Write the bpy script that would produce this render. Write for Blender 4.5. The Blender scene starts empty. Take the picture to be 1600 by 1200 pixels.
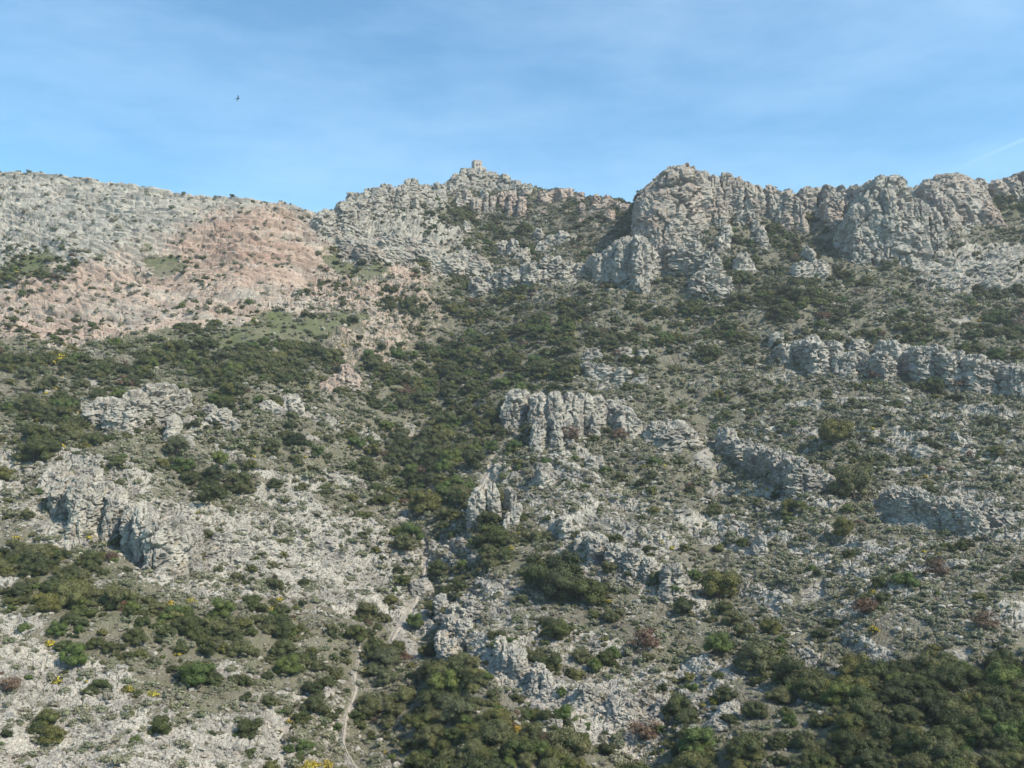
import bpy, math, random, time
import numpy as np
T0 = time.time()
random.seed(7); RNG = np.random.default_rng(11)
scene = bpy.context.scene
COL = scene.collection

# ------------------------------------------------------------------ camera, sky, sun, exposure
F = 1386.0; HOR = 700.0                      # focal length and horizon height of the survey, in photo pixels
cam_d = bpy.data.cameras.new('camera'); cam = bpy.data.objects.new('camera', cam_d); COL.objects.link(cam)
cam.location = (0, 0, 0); cam.rotation_euler = (math.radians(90), 0, 0)
cam_d.sensor_width = 36; cam_d.lens = 36 * F / 1600; cam_d.shift_y = 100 / 1600
cam_d.clip_start = 0.5; cam_d.clip_end = 5000
scene.camera = cam

SUN_EL = math.radians(47); SUN_AZ = math.radians(118)      # azimuth from +Y towards +X
to_sun = (math.sin(SUN_AZ) * math.cos(SUN_EL), math.cos(SUN_AZ) * math.cos(SUN_EL), math.sin(SUN_EL))
world = bpy.data.worlds.new('World'); scene.world = world; world.use_nodes = True
wn = world.node_tree.nodes; wl = world.node_tree.links
for n in list(wn): wn.remove(n)
w_out = wn.new('ShaderNodeOutputWorld'); w_bg = wn.new('ShaderNodeBackground'); w_bg.inputs['Strength'].default_value = 0.124
sky = wn.new('ShaderNodeTexSky'); sky.sky_type = 'NISHITA'; sky.sun_disc = False
sky.sun_elevation = SUN_EL; sky.sun_rotation = SUN_AZ; sky.altitude = 200
sky.air_density = 1.0; sky.dust_density = 0.35; sky.ozone_density = 2.6
tc = wn.new('ShaderNodeTexCoord')
def wmath(op, a, b=None, c=None):
    n = wn.new('ShaderNodeMath'); n.operation = op
    for i, v in enumerate((a, b, c)):
        if v is None: continue
        if isinstance(v, (int, float)): n.inputs[i].default_value = v
        else: wl.new(v, n.inputs[i])
    return n.outputs[0]
# thin high cirrus, drawn out in streaks over the whole sky
mp = wn.new('ShaderNodeMapping'); mp.inputs['Rotation'].default_value = (0.0, math.radians(17), math.radians(12)); mp.inputs['Scale'].default_value = (1.1, 1.4, 4.2)
wl.new(tc.outputs['Generated'], mp.inputs['Vector'])
n1 = wn.new('ShaderNodeTexNoise'); n1.inputs['Scale'].default_value = 1.7; n1.inputs['Detail'].default_value = 6; n1.inputs['Roughness'].default_value = 0.62
wl.new(mp.outputs[0], n1.inputs['Vector'])
cr = wn.new('ShaderNodeValToRGB'); cr.color_ramp.elements[0].position = 0.44; cr.color_ramp.elements[1].position = 0.82
cr.color_ramp.elements[0].color = (0, 0, 0, 1); cr.color_ramp.elements[1].color = (1, 1, 1, 1)
wl.new(n1.outputs['Fac'], cr.inputs['Fac'])
cirrus = wmath('MULTIPLY', cr.outputs['Color'], 0.26)
# condensation trail low in the sky
sx = wn.new('ShaderNodeSeparateXYZ'); wl.new(tc.outputs['Generated'], sx.inputs[0])
yy = wmath('MAXIMUM', sx.outputs['Y'], 0.05)
ax = wmath('DIVIDE', sx.outputs['X'], yy); az = wmath('DIVIDE', sx.outputs['Z'], yy)
line = wmath('SUBTRACT', az, wmath('ADD', wmath('MULTIPLY', wmath('SUBTRACT', ax, 0.4978), 0.43), 0.3139))
trail = wmath('MULTIPLY', wmath('SUBTRACT', 1.0, wmath('MINIMUM', wmath('MULTIPLY', wmath('ABSOLUTE', line), 320.0), 1.0)),
              wmath('MULTIPLY', wmath('GREATER_THAN', sx.outputs['Y'], 0.1), wmath('MULTIPLY', wmath('MINIMUM', wmath('MAXIMUM', wmath('MULTIPLY', wmath('SUBTRACT', ax, 0.49), 14.0), 0.0), 1.0), 0.10)))
fac = wmath('ADD', cirrus, trail)
mx = wn.new('ShaderNodeMix'); mx.data_type = 'RGBA'
tint = wn.new('ShaderNodeMix'); tint.data_type = 'RGBA'; tint.blend_type = 'MULTIPLY'; tint.inputs['Factor'].default_value = 1.0; tint.inputs['B'].default_value = (0.90, 1.25, 1.25, 1)
wl.new(sky.outputs[0], tint.inputs['A']); wl.new(fac, mx.inputs['Factor']); wl.new(tint.outputs['Result'], mx.inputs['A']); mx.inputs['B'].default_value = (7.0, 8.9, 10.2, 1)
wl.new(mx.outputs['Result'], w_bg.inputs['Color']); wl.new(w_bg.outputs[0], w_out.inputs['Surface'])

sun_d = bpy.data.lights.new('sun', 'SUN'); sun = bpy.data.objects.new('sun', sun_d); COL.objects.link(sun)
sun_d.energy = 5.0; sun_d.angle = math.radians(0.5); sun_d.color = (1.0, 0.90, 0.765)
from mathutils import Vector, Matrix
sun.rotation_euler = Vector(to_sun).to_track_quat('Z', 'Y').to_euler()
scene.view_settings.view_transform = 'Standard'; scene.view_settings.look = 'None'
scene.view_settings.exposure = 0.50; scene.view_settings.gamma = 1.0; scene.view_settings.use_curve_mapping = False
scene.cycles.max_bounces = 5; scene.cycles.diffuse_bounces = 2; scene.cycles.glossy_bounces = 1
scene.cycles.transmission_bounces = 1; scene.cycles.volume_bounces = 0; scene.cycles.transparent_max_bounces = 4
scene.cycles.use_denoising = True; scene.cycles.use_adaptive_sampling = True; scene.cycles.adaptive_threshold = 0.03

# ------------------------------------------------------------------ numpy noise
def _h(ix, iy, iz, s):
    h = (ix.astype(np.int64) * 374761393 + iy.astype(np.int64) * 668265263 + iz.astype(np.int64) * 2147483647 + s * 1274126177).astype(np.uint32)
    h = (h ^ (h >> np.uint32(13))) * np.uint32(1274126177)
    h = (h ^ (h >> np.uint32(16))) * np.uint32(2246822519)
    h = h ^ (h >> np.uint32(15))
    return h.astype(np.float32) * np.float32(1 / 4294967296.0)
def vnoise(x, y, z, s=0):
    fx, fy, fz = np.floor(x), np.floor(y), np.floor(z)
    tx, ty, tz = x - fx, y - fy, z - fz
    tx = tx * tx * tx * (tx * (tx * 6 - 15) + 10); ty = ty * ty * ty * (ty * (ty * 6 - 15) + 10); tz = tz * tz * tz * (tz * (tz * 6 - 15) + 10)
    ix, iy, iz = fx.astype(np.int64), fy.astype(np.int64), fz.astype(np.int64)
    r = 0
    for dx in (0, 1):
        wx = tx if dx else 1 - tx
        for dy in (0, 1):
            wy = wx * (ty if dy else 1 - ty)
            for dz in (0, 1):
                r = r + wy * (tz if dz else 1 - tz) * _h(ix + dx, iy + dy, iz + dz, s)
    return r
def fbm(x, y, z, octv=4, s=0, gain=0.5):
    r = 0; a = 1.0; tot = 0
    for o in range(octv):
        k = 2.03 ** o
        r = r + a * vnoise(x * k + 17.3 * o, y * k - 9.1 * o, z * k + 5.7 * o, s + o); tot += a; a *= gain
    return r / tot
def worley2(x, y, s=0):
    ix, iy = np.floor(x).astype(np.int64), np.floor(y).astype(np.int64)
    f1 = np.full(x.shape, 9.0); f2 = np.full(x.shape, 9.0); cid = np.zeros(x.shape)
    zz = np.zeros_like(ix)
    for dx in (-1, 0, 1):
        for dy in (-1, 0, 1):
            cx, cy = ix + dx, iy + dy
            d = np.hypot(cx + _h(cx, cy, zz, s) - x, cy + _h(cx, cy, zz + 1, s) - y)
            c = _h(cx, cy, zz + 2, s)
            near = d < f1
            f2 = np.where(near, f1, np.minimum(f2, d)); cid = np.where(near, c, cid); f1 = np.where(near, d, f1)
    return f1, f2, cid
def worley3(x, y, z, s=0):
    ix, iy, iz = [np.floor(v).astype(np.int64) for v in (x, y, z)]
    f1 = np.full(x.shape, 9.0); f2 = np.full(x.shape, 9.0); cid = np.zeros(x.shape)
    for dx in (-1, 0, 1):
        for dy in (-1, 0, 1):
            for dz in (-1, 0, 1):
                cx, cy, cz = ix + dx, iy + dy, iz + dz
                a = _h(cx, cy, cz, s); b = _h(cx, cy, cz, s + 1); c = _h(cx, cy, cz, s + 2)
                d = np.sqrt((cx + a - x) ** 2 + (cy + b - y) ** 2 + (cz + c - z) ** 2)
                near = d < f1
                f2 = np.where(near, f1, np.minimum(f2, d)); cid = np.where(near, (a * 7.13 + b * 3.7) % 1.0, cid); f1 = np.where(near, d, f1)
    return f1, f2, cid
def smooth(e0, e1, x):
    t = np.clip((x - e0) / (e1 - e0), 0, 1); return t * t * (3 - 2 * t)

# ------------------------------------------------------------------ survey of the place (bearing, elevation, distance)
SKY = [(-300, 262), (0, 270), (50, 271), (100, 275), (150, 283), (200, 291), (250, 299), (300, 305), (350, 306), (400, 313), (450, 321), (490, 333), (505, 334),
       (520, 329), (550, 315), (580, 299), (600, 294), (625, 294), (660, 293), (690, 291), (705, 279), (720, 271), (745, 266), (770, 274), (800, 285), (850, 295),
       (900, 302), (950, 313), (984, 323), (992, 318), (1000, 300), (1030, 280), (1060, 268), (1090, 266), (1110, 276), (1130, 280), (1150, 292), (1200, 299), (1230, 304),
       (1290, 300), (1340, 296), (1390, 282), (1420, 292), (1455, 284), (1490, 277), (1520, 279), (1540, 291), (1560, 291), (1580, 281), (1600, 275), (1700, 262), (1900, 255)]
DEPTH = {   # elevation line (photo row) -> (bearing, distance)
 1400: [(-300, 62), (0, 64), (600, 78), (900, 72), (1900, 58)],
 1200: [(-300, 84), (0, 88), (200, 92), (400, 98), (560, 112), (650, 106), (750, 98), (900, 100), (1000, 104), (1200, 95), (1400, 88), (1600, 84), (1900, 80)],
 1100: [(-300, 98), (0, 103), (200, 108), (400, 116), (570, 133), (650, 127), (750, 116), (900, 117), (1050, 120), (1200, 112), (1400, 104), (1600, 98), (1900, 94)],
 1000: [(-300, 116), (0, 122), (200, 128), (400, 140), (600, 160), (670, 158), (720, 143), (780, 138), (900, 140), (1050, 143), (1200, 138), (1400, 126), (1600, 118), (1900, 112)],
 900: [(-300, 138), (0, 145), (200, 150), (400, 165), (600, 188), (670, 192), (760, 170), (900, 167), (1050, 168), (1130, 172), (1250, 163), (1400, 154), (1600, 145), (1900, 138)],
 800: [(-300, 164), (0, 172), (200, 178), (400, 195), (600, 222), (650, 228), (760, 207), (900, 198), (1050, 200), (1120, 206), (1250, 194), (1400, 186), (1600, 177), (1900, 170)],
 700: [(-300, 196), (0, 205), (200, 210), (400, 228), (600, 262), (650, 270), (760, 255), (900, 238), (1050, 237), (1110, 244), (1250, 228), (1400, 220), (1600, 212), (1900, 204)],
 600: [(-300, 240), (0, 248), (200, 255), (400, 268), (600, 300), (680, 314), (760, 303), (900, 282), (1050, 278), (1250, 266), (1400, 258), (1600, 252), (1900, 245)],
 550: [(-300, 268), (0, 275), (200, 280), (400, 292), (600, 322), (690, 338), (760, 330), (900, 306), (1050, 300), (1250, 288), (1400, 280), (1600, 275), (1900, 268)],
 500: [(-300, 298), (0, 305), (200, 308), (400, 315), (600, 340), (715, 364), (800, 350), (900, 332), (1050, 325), (1250, 312), (1400, 306), (1600, 303), (1900, 296)],
 450: [(-300, 318), (0, 325), (200, 328), (400, 338), (550, 352), (650, 364), (730, 394), (800, 385), (900, 368), (1000, 352), (1050, 348), (1250, 340), (1400, 335), (1600, 333), (1900, 326)],
 400: [(-300, 338), (0, 345), (200, 348), (400, 356), (550, 376), (650, 392), (760, 426), (850, 420), (950, 398), (990, 380), (1100, 372), (1250, 372), (1350, 362), (1500, 360), (1600, 362), (1900, 356)],
 350: [(-300, 358), (0, 364), (200, 367), (400, 376), (490, 392), (550, 400), (650, 420), (760, 462), (850, 460), (950, 440), (984, 428), (1002, 393), (1100, 388), (1250, 398), (1350, 378), (1500, 385), (1600, 392), (1900, 386)],
 300: [(-300, 384), (0, 388), (200, 392), (400, 402), (550, 430), (650, 455), (760, 500), (850, 500), (950, 480), (984, 470), (1002, 404), (1100, 402), (1250, 420), (1350, 400), (1500, 405), (1600, 415), (1900, 410)],
 250: [(-300, 410), (0, 414), (200, 418), (400, 430), (550, 462), (650, 490), (760, 536), (850, 540), (950, 520), (984, 512), (1002, 420), (1100, 418), (1250, 444), (1350, 424), (1500, 428), (1600, 440), (1900, 436)],
}
COVER = """
00000000000001233310000112221112
00000000000135655556112554111125
11001110002211277567224776113223
55311331114223642352424764753322
21111111123345653545645666443246
43334566765447767767666555556678
77888888887678888745564433333344
88733377565688886222467554445655
58875445545678765454545445454444
35444566566688744444566435745544
43111243336668953444435534632234
55311132222365675434355334542344
99753333232453698543574333443534
68875443333225336864367433464435
38987786776846343445667533443365
24667999765865454444556664456567
23334555334538965433445578999999
22333333444479986532343469999999
22333333434489999976786899999999
""".split()
COVER = np.array([[int(c) for c in r] for r in COVER], float) / 10.0
def cover_at(px, v):
    gx = np.clip(px / 50.0 - 0.5, 0, 30.999); gy = np.clip((v - 250) / 50.0 - 0.5, 0, 17.999)
    i, j = gx.astype(int), gy.astype(int); a, b = gx - i, gy - j
    return (COVER[j, i] * (1 - a) + COVER[j, i + 1] * a) * (1 - b) + (COVER[j + 1, i] * (1 - a) + COVER[j + 1, i + 1] * a) * b

NC, NR = 1110, 690
cols = np.linspace(-230, 1830, NC)
levels = sorted(DEPTH, reverse=True)
tab = np.array([np.interp(cols, *zip(*DEPTH[l])) for l in levels])
kern = np.exp(-np.linspace(-2, 2, 31) ** 2); kern /= kern.sum()
def blur(a, keep=None):
    p = np.pad(a, (15, 15), mode='edge'); b = np.convolve(p, kern, mode='valid')
    return b
soft = np.array([blur(r) for r in tab])
near_step = np.exp(-((cols - 993) / 40.0) ** 2)
tab = soft * (1 - near_step) + tab * near_step
sky_v = np.interp(cols, *zip(*SKY))
PX = np.repeat(cols[:, None], NR, 1)
V = np.zeros((NC, NR)); Y = np.zeros((NC, NR))
lv = np.array(levels, float)
vf = np.linspace(0, 1, 900)
for i in range(NC):
    vs = 1400 + (sky_v[i] - 1400) * vf
    ys = np.interp(-vs, -lv, tab[:, i])
    # smooth the profile a little
    ys = np.convolve(np.pad(ys, 20, mode='reflect', reflect_type='odd'), np.ones(41) / 41, mode='valid')
    yc, vc = ys[-1], vs[-1]
    yb = yc * np.array([1.006, 1.015, 1.03, 1.07, 1.16]); vb = vc + np.array([1.0, 5.0, 16.0, 50.0, 170.0])
    ys = np.concatenate([ys, yb]); vs = np.concatenate([vs, vb])
    zs = (HOR - vs) / F * ys
    seg = np.hypot(np.diff(ys), np.diff(zs)) / (0.5 * (ys[1:] + ys[:-1])) * 0.35 + np.abs(np.diff(vs)) / F
    seg[-2:] *= 0.25
    s = np.concatenate([[0], np.cumsum(seg)]); t = np.linspace(0, s[-1], NR)
    V[i] = np.interp(t, s, vs); Y[i] = np.interp(t, s, ys)
    if i == 0: ncrest = None
BEHIND = Y > (np.array([np.interp(-sky_v[i], -lv, tab[:, i]) for i in range(NC)])[:, None] * 1.01)
X = (PX - 800) / F * Y; Z = (HOR - V) / F * Y

def poly_mask(px, v, pts, soft_px=14.0):
    """1 inside a polygon of the survey, falling off over soft_px"""
    pts = np.array(pts, float); inside = np.zeros(px.shape, bool); dist = np.full(px.shape, 1e9)
    for k in range(len(pts)):
        (x0, y0), (x1, y1) = pts[k], pts[(k + 1) % len(pts)]
        cond = ((y0 > v) != (y1 > v)) & (px < (x1 - x0) * (v - y0) / (y1 - y0 + 1e-9) + x0)
        inside ^= cond
        L2 = (x1 - x0) ** 2 + (y1 - y0) ** 2
        t = np.clip(((px - x0) * (x1 - x0) + (v - y0) * (y1 - y0)) / L2, 0, 1)
        dist = np.minimum(dist, np.hypot(px - x0 - t * (x1 - x0), v - y0 - t * (y1 - y0)))
    sd = np.where(inside, dist, -dist)
    return smooth(-soft_px, soft_px, sd)
def line_dist(px, v, pts):
    d = np.full(px.shape, 1e9)
    for (x0, y0), (x1, y1) in zip(pts[:-1], pts[1:]):
        t = np.clip(((px - x0) * (x1 - x0) + (v - y0) * (y1 - y0)) / ((x1 - x0) ** 2 + (y1 - y0) ** 2), 0, 1)
        d = np.minimum(d, np.hypot(px - x0 - t * (x1 - x0), v - y0 - t * (y1 - y0)))
    return d

# surface fields
nz1 = fbm(X / 22, Y / 22, Z / 22, 4, 3); nz2 = fbm(X / 7, Y / 7, Z / 7, 3, 21)
pxw = PX + (nz1 - 0.5) * 90; vw = V + (nz2 - 0.5) * 36
massif = poly_mask(pxw, vw, [(-400, 200), (545, 200), (540, 420), (480, 450), (420, 500), (330, 515), (200, 525), (80, 540), (-400, 520)])
slabs = poly_mask(pxw, vw, [(490, 250), (660, 270), (690, 330), (770, 420), (700, 440), (560, 430), (520, 380)])
pinkspur = poly_mask(pxw, vw, [(430, 420), (640, 415), (720, 500), (700, 540), (660, 600), (560, 590), (520, 545), (420, 520)], 20)
rpeak = poly_mask(pxw, vw, [(985, 240), (1120, 240), (1420, 250), (1700, 240), (1700, 340), (1540, 350), (1450, 400), (1320, 410), (1300, 340), (1150, 335), (1110, 350), (1060, 440), (985, 440)])
rslab = poly_mask(pxw, vw, [(1440, 400), (1520, 375), (1700, 370), (1700, 455), (1480, 460), (1430, 440)], 10)
midrib = poly_mask(pxw, vw, [(735, 430), (850, 395), (910, 420), (890, 450), (740, 465)], 8)
whiteleft = poly_mask(pxw, vw, [(-200, 670), (60, 690), (330, 770), (560, 790), (640, 840), (660, 960), (600, 1010), (420, 960), (310, 930), (200, 890), (100, 840), (-200, 800)], 30)
whitelow = poly_mask(pxw, vw, [(-200, 960), (60, 990), (300, 1090), (540, 1060), (560, 1250), (-200, 1250)], 30)
whitespur = poly_mask(pxw, vw, [(690, 930), (760, 880), (900, 960), (1060, 1040), (1190, 1130), (1020, 1190), (830, 1150), (760, 1040)], 30)
spurup = poly_mask(pxw, vw, [(850, 720), (1050, 730), (1110, 900), (1050, 960), (920, 880), (840, 800)], 30)
rightgrey = poly_mask(pxw, vw, [(1180, 570), (1700, 600), (1700, 1030), (1500, 1040), (1250, 1040), (1150, 900), (1120, 760)], 40)
pinkm = np.maximum(poly_mask(pxw, vw, [(340, 335), (420, 320), (490, 350), (530, 420), (480, 440), (430, 520), (200, 530), (-100, 545), (-100, 460), (100, 430), (220, 390)], 26), pinkspur)
pinkm = np.maximum(pinkm, poly_mask(pxw, vw, [(780, 290), (900, 290), (990, 325), (960, 350), (860, 340), (780, 330)], 10) * 0.9)
pinkm = np.maximum(pinkm, 0.8 * poly_mask(pxw, vw, [(1490, 310), (1550, 305), (1700, 330), (1700, 372), (1540, 360)], 8))
pinkm = np.maximum(pinkm, 0.8 * poly_mask(pxw, vw, [(740, 480), (880, 455), (900, 480), (820, 520), (760, 540)], 14))
pinkm = np.maximum(pinkm, 0.9 * poly_mask(pxw, vw, [(1020, 505), (1080, 498), (1080, 512), (1022, 520)], 6))
red = poly_mask(pxw, vw, [(250, 370), (350, 338), (430, 328), (500, 365), (500, 420), (400, 440), (280, 430)], 26)
cov = cover_at(PX, V)
WB = fbm(X / 60, Y / 60, Z / 60, 2, 71) - 0.5
def strata(dipc, per, wamp, wr, seed):
    sb_ = (Z + dipc * X + WB * wamp + (nz1 - 0.5) * wr) / per
    fl = np.floor(sb_); fr_ = sb_ - fl
    return smooth(0.0, 0.8, fr_) - smooth(0.9, 1.0, fr_) - 0.4, vnoise(X / 14, Y / 14, fl * 3.1, seed), sb_
w_rest = np.clip(1 - massif - slabs - rslab, 0, 1)
L_rest, A_rest, S_rest = strata(0.24, 3.2, 9, 3.0, 90)
L_mass, A_mass, S_mass = strata(0.13, 2.5, 7, 2.2, 91)
layer = smooth(0.52, 0.74, A_rest) * w_rest            # hard beds crop out as long bare ledges
rocky = np.clip(0.62 - 0.75 * cov + (nz1 - 0.5) * 0.5, 0.05, 1)
rocky = np.clip(rocky + (0.09 + 0.32 * layer) * smooth(560, 680, V) * (1 - smooth(0.7, 0.9, cov)) + 0.2 * layer * (cov < 0.75), 0, 1)
for m_, a_ in ((massif, 0.97), (slabs, 1.0), (rpeak, 0.9), (rslab, 0.95), (midrib, 0.9), (whiteleft, 0.9), (whitelow, 0.88), (whitespur, 0.88), (spurup, 0.82), (pinkspur, 0.92)):
    rocky = np.maximum(rocky, m_ * (a_ - 0.55 * cov * (a_ < 0.96)))
rocky = rocky * (1 - rightgrey) + np.clip(rocky + 0.08, 0.42, 0.85) * rightgrey
grass = np.zeros_like(rocky)
for pts in ([(-20, 425), (40, 408), (90, 396), (100, 415), (60, 432), (-20, 440)], [(215, 395), (250, 388), (310, 412), (270, 424), (230, 412)],
            [(200, 525), (300, 515), (460, 490), (560, 500), (430, 540), (300, 560)], [(500, 395), (560, 410), (600, 440), (540, 430)], [(1550, 310), (1700, 290), (1700, 330), (1550, 340)]):
    grass = np.maximum(grass, poly_mask(pxw, vw, pts, 10))
rocky *= 1 - 0.85 * grass
PATHS = {
 'lower': ([(628, 806), (640, 824), (658, 842), (668, 858), (664, 885), (659, 915), (650, 940), (637, 962), (620, 985), (612, 1000)], 4.4),
 'track': ([(561, 1015), (560, 1040), (553, 1056), (557, 1075), (549, 1100), (541, 1120), (538, 1142), (536, 1160), (545, 1182), (560, 1205), (566, 1225)], 3.0),
 'upper': ([(778, 708), (772, 722), (766, 736), (757, 750), (752, 764)], 4.2),
}
SCREES = [[(604, 985), (628, 985), (648, 1000), (668, 1030), (640, 1036), (618, 1010)], [(1088, 700), (1106, 690), (1120, 712), (1116, 740), (1122, 770), (1110, 772), (1104, 735)],
          [(1480, 1028), (1524, 1018), (1510, 1042), (1492, 1046)], [(1492, 492), (1520, 490), (1516, 508), (1490, 508)], [(128, 596), (150, 594), (154, 606), (130, 618)], [(1250, 925), (1285, 918), (1290, 940), (1256, 944)]]
pathm = np.zeros_like(rocky)
for pts, w in PATHS.values(): pathm = np.maximum(pathm, 1 - smooth(w * 0.7, w * 2.0, line_dist(PX, V, pts)))
screem = np.zeros_like(rocky)
pathclear = np.zeros_like(rocky)
for pts, w in PATHS.values(): pathclear = np.maximum(pathclear, 1 - smooth(w * 2.2, w * 5.0, line_dist(PX, V + 0.6 * w, pts)))
for pts in SCREES: screem = np.maximum(screem, poly_mask(PX + (nz2 - .5) * 14, V + (nz1 - .5) * 14, pts, 4))

# relief along the surface normal
P = np.stack([X, Y, Z], -1)
du = np.gradient(P, axis=0); dv = np.gradient(P, axis=1)
Nn = np.cross(du, dv); Nn /= np.linalg.norm(Nn, axis=-1, keepdims=True) + 1e-9
if Nn[..., 2].mean() < 0: Nn = -Nn
far = np.clip(Y / 250.0, 0.4, 1.5)
h = (fbm(X / 34, Y / 34, Z / 34, 3, 5) - 0.5) * 7.0 * smooth(60, 140, Y) * (1 - 0.7 * smooth(40, 0, V - sky_v[:, None]))
h += (fbm(X / 9, Y / 12, Z / 9, 3, 9) - 0.5) * 2.2
steep = np.clip(massif + slabs + rpeak + rslab + midrib, 0, 1)
wx = X + (nz2 - .5) * 5; wyz = Y * 0.8 + Z * 1.1 + (nz1 - .5) * 6
st_ = 1 + 2.2 * massif
f1, f2, cid = worley2(wx / (3.2 * far * st_), (wyz + 0.25 * massif * X) / (2.2 * far), 31)
h += rocky * ((cid - 0.5) * 0.9 - 0.9 * (1 - smooth(0.0, 0.16, f2 - f1))) * far * 0.75 * (1 - 0.3 * massif)
g1, g2, gid = worley2(wx / (1.15 * far * st_), (wyz + 0.25 * massif * X) / (0.85 * far), 77)
h += rocky * ((gid - 0.5) * 0.42 - 0.34 * (1 - smooth(0.0, 0.2, g2 - g1))) * far * 0.95 * (1 - 0.45 * massif)
# bedding ledges
L_sl, A_sl, _ = strata(0.42, 3.0, 5, 2.0, 92); L_rs, A_rs, _ = strata(-0.45, 2.8, 4, 2.0, 93)
h += rocky * (w_rest * L_rest * (0.25 + A_rest) * (1.0 + 0.6 * layer + 0.7 * rpeak) + massif * L_mass * (0.15 + A_mass) * 1.9 + slabs * L_sl * (0.25 + A_sl) * 1.7 + rslab * L_rs * (0.25 + A_rs) * 1.7)
for wgt, dp, sd in ((w_rest, 0.24, 94), (massif, 0.13, 95)):
    L2, A2, _ = strata(dp, 1.15, 7, 1.2, sd); h += wgt * L2 * A2 * 0.55 * rocky
sb = S_mass
# gullied rock faces
rid = 1 - np.abs(2 * fbm(X / 11, Y / 11, Z / 40, 3, 44) - 1); h += (rid - 0.7) * 3.0 * steep * (1 - 0.75 * massif)
h += (fbm(X / 1.5, Y / 1.5, Z / 1.5, 2, 55) - 0.5) * 0.75 * (0.35 + rocky) * far * (1 - 0.65 * massif)
pinkm = pinkm * np.clip(0.55 + 1.0 * (vnoise(sb * 0.55, X / 45, X * 0, 61) - 0.15), 0.35, 1.15); red = red * np.clip(vnoise(sb * 0.9, X / 25, X * 0, 62) * 1.6 - 0.3, 0, 1)
h *= 1 - 0.85 * pathm - 0.5 * screem * (1 - pathm)
P = P + Nn * h[..., None]
X, Y, Z = P[..., 0], P[..., 1], P[..., 2]
PX = X / Y * F + 800; V = HOR - Z / Y * F

# depth survey of the finished hillside
GW, GH = 1700, 1300
zb = np.full((GH, GW), 1e9)
ii = np.clip((PX + 50).astype(int), 0, GW - 1); jj = np.clip(V.astype(int), 0, GH - 1)
ok = (PX > -50) & (PX < 1650) & (V > 0) & (V < 1300)
for dx in (0, 1, 2):
    for dy in (-1, 0, 1):
        np.minimum.at(zb, (np.clip(jj + dy, 0, GH - 1)[ok], np.clip(ii + dx - 1, 0, GW - 1)[ok]), Y[ok])
def depth(px, v):
    i = int(min(max(px + 50, 0), GW - 1)); j = int(min(max(v, 0), GH - 1))
    for k in range(0, 400):
        jj_ = min(j + k, GH - 1)
        if zb[jj_, i] < 1e8: return float(zb[jj_, i])
    return 400.0
def at(px, v, yy=None):
    d = depth(px, v) if yy is None else yy
    return Vector(((px - 800) / F * d, d, (HOR - v) / F * d))

# ------------------------------------------------------------------ materials
def mat(name):
    m = bpy.data.materials.new(name); m.use_nodes = True
    nt = m.node_tree; b = nt.nodes['Principled BSDF']
    b.inputs['Roughness'].default_value = 0.9; b.inputs['Specular IOR Level'].default_value = 0.15
    return m, nt, b
def N(nt, kind, **kw):
    n = nt.nodes.new(kind)
    for k, v in kw.items():
        if hasattr(n, k): setattr(n, k, v)
        else: n.inputs[k.replace('_', ' ')].default_value = v
    return n
def mixc(nt, fac, a, b, mode='MIX'):
    n = nt.nodes.new('ShaderNodeMix'); n.data_type = 'RGBA'; n.blend_type = mode
    for s, v in (('Factor', fac), ('A', a), ('B', b)):
        if isinstance(v, (int, float)): n.inputs[s].default_value = v
        elif isinstance(v, tuple): n.inputs[s].default_value = v if len(v) == 4 else (*v, 1)
        else: nt.links.new(v, n.inputs[s])
    return n.outputs['Result']
def ramp(nt, src, stops):
    r = nt.nodes.new('ShaderNodeValToRGB'); e = r.color_ramp.elements
    while len(e) < len(stops): e.new(0.5)
    for el, (p, c) in zip(e, stops):
        el.position = p; el.color = (c, c, c, 1) if isinstance(c, (int, float)) else (*c, 1)
    nt.links.new(src, r.inputs['Fac']); return r.outputs['Color']
def noise(nt, vec, scale, detail=5, rough=0.6, dist=0.0):
    n = N(nt, 'ShaderNodeTexNoise'); n.inputs['Scale'].default_value = scale; n.inputs['Detail'].default_value = detail
    n.inputs['Roughness'].default_value = rough; n.inputs['Distortion'].default_value = dist
    if vec is not None: nt.links.new(vec, n.inputs['Vector'])
    return n.outputs['Fac']
def attr(nt, name):
    a = nt.nodes.new('ShaderNodeAttribute'); a.attribute_name = name; return a.outputs['Fac']

GREY = [(0.25, (0.13, 0.122, 0.105)), (0.42, (0.26, 0.245, 0.21)), (0.58, (0.375, 0.353, 0.298)), (0.8, (0.47, 0.44, 0.365))]
PINK = [(0.25, (0.22, 0.165, 0.135)), (0.48, (0.355, 0.265, 0.207)), (0.65, (0.43, 0.335, 0.265)), (0.85, (0.47, 0.39, 0.315))]
RED = (0.33, 0.215, 0.16)
def rock_colour(nt, vec):
    a = noise(nt, vec, 0.16, 4, 0.68, 0.0); b = noise(nt, vec, 1.3, 3, 0.65)
    m = N(nt, 'ShaderNodeMath', operation='MULTIPLY_ADD'); nt.links.new(b, m.inputs[0]); m.inputs[1].default_value = 0.55
    nt.links.new(a, m.inputs[2]); s = N(nt, 'ShaderNodeMath', operation='SUBTRACT'); nt.links.new(m.outputs[0], s.inputs[0]); s.inputs[1].default_value = 0.26
    g = ramp(nt, s.outputs[0], GREY); p = ramp(nt, s.outputs[0], PINK)
    return g, p, s.outputs[0]
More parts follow.
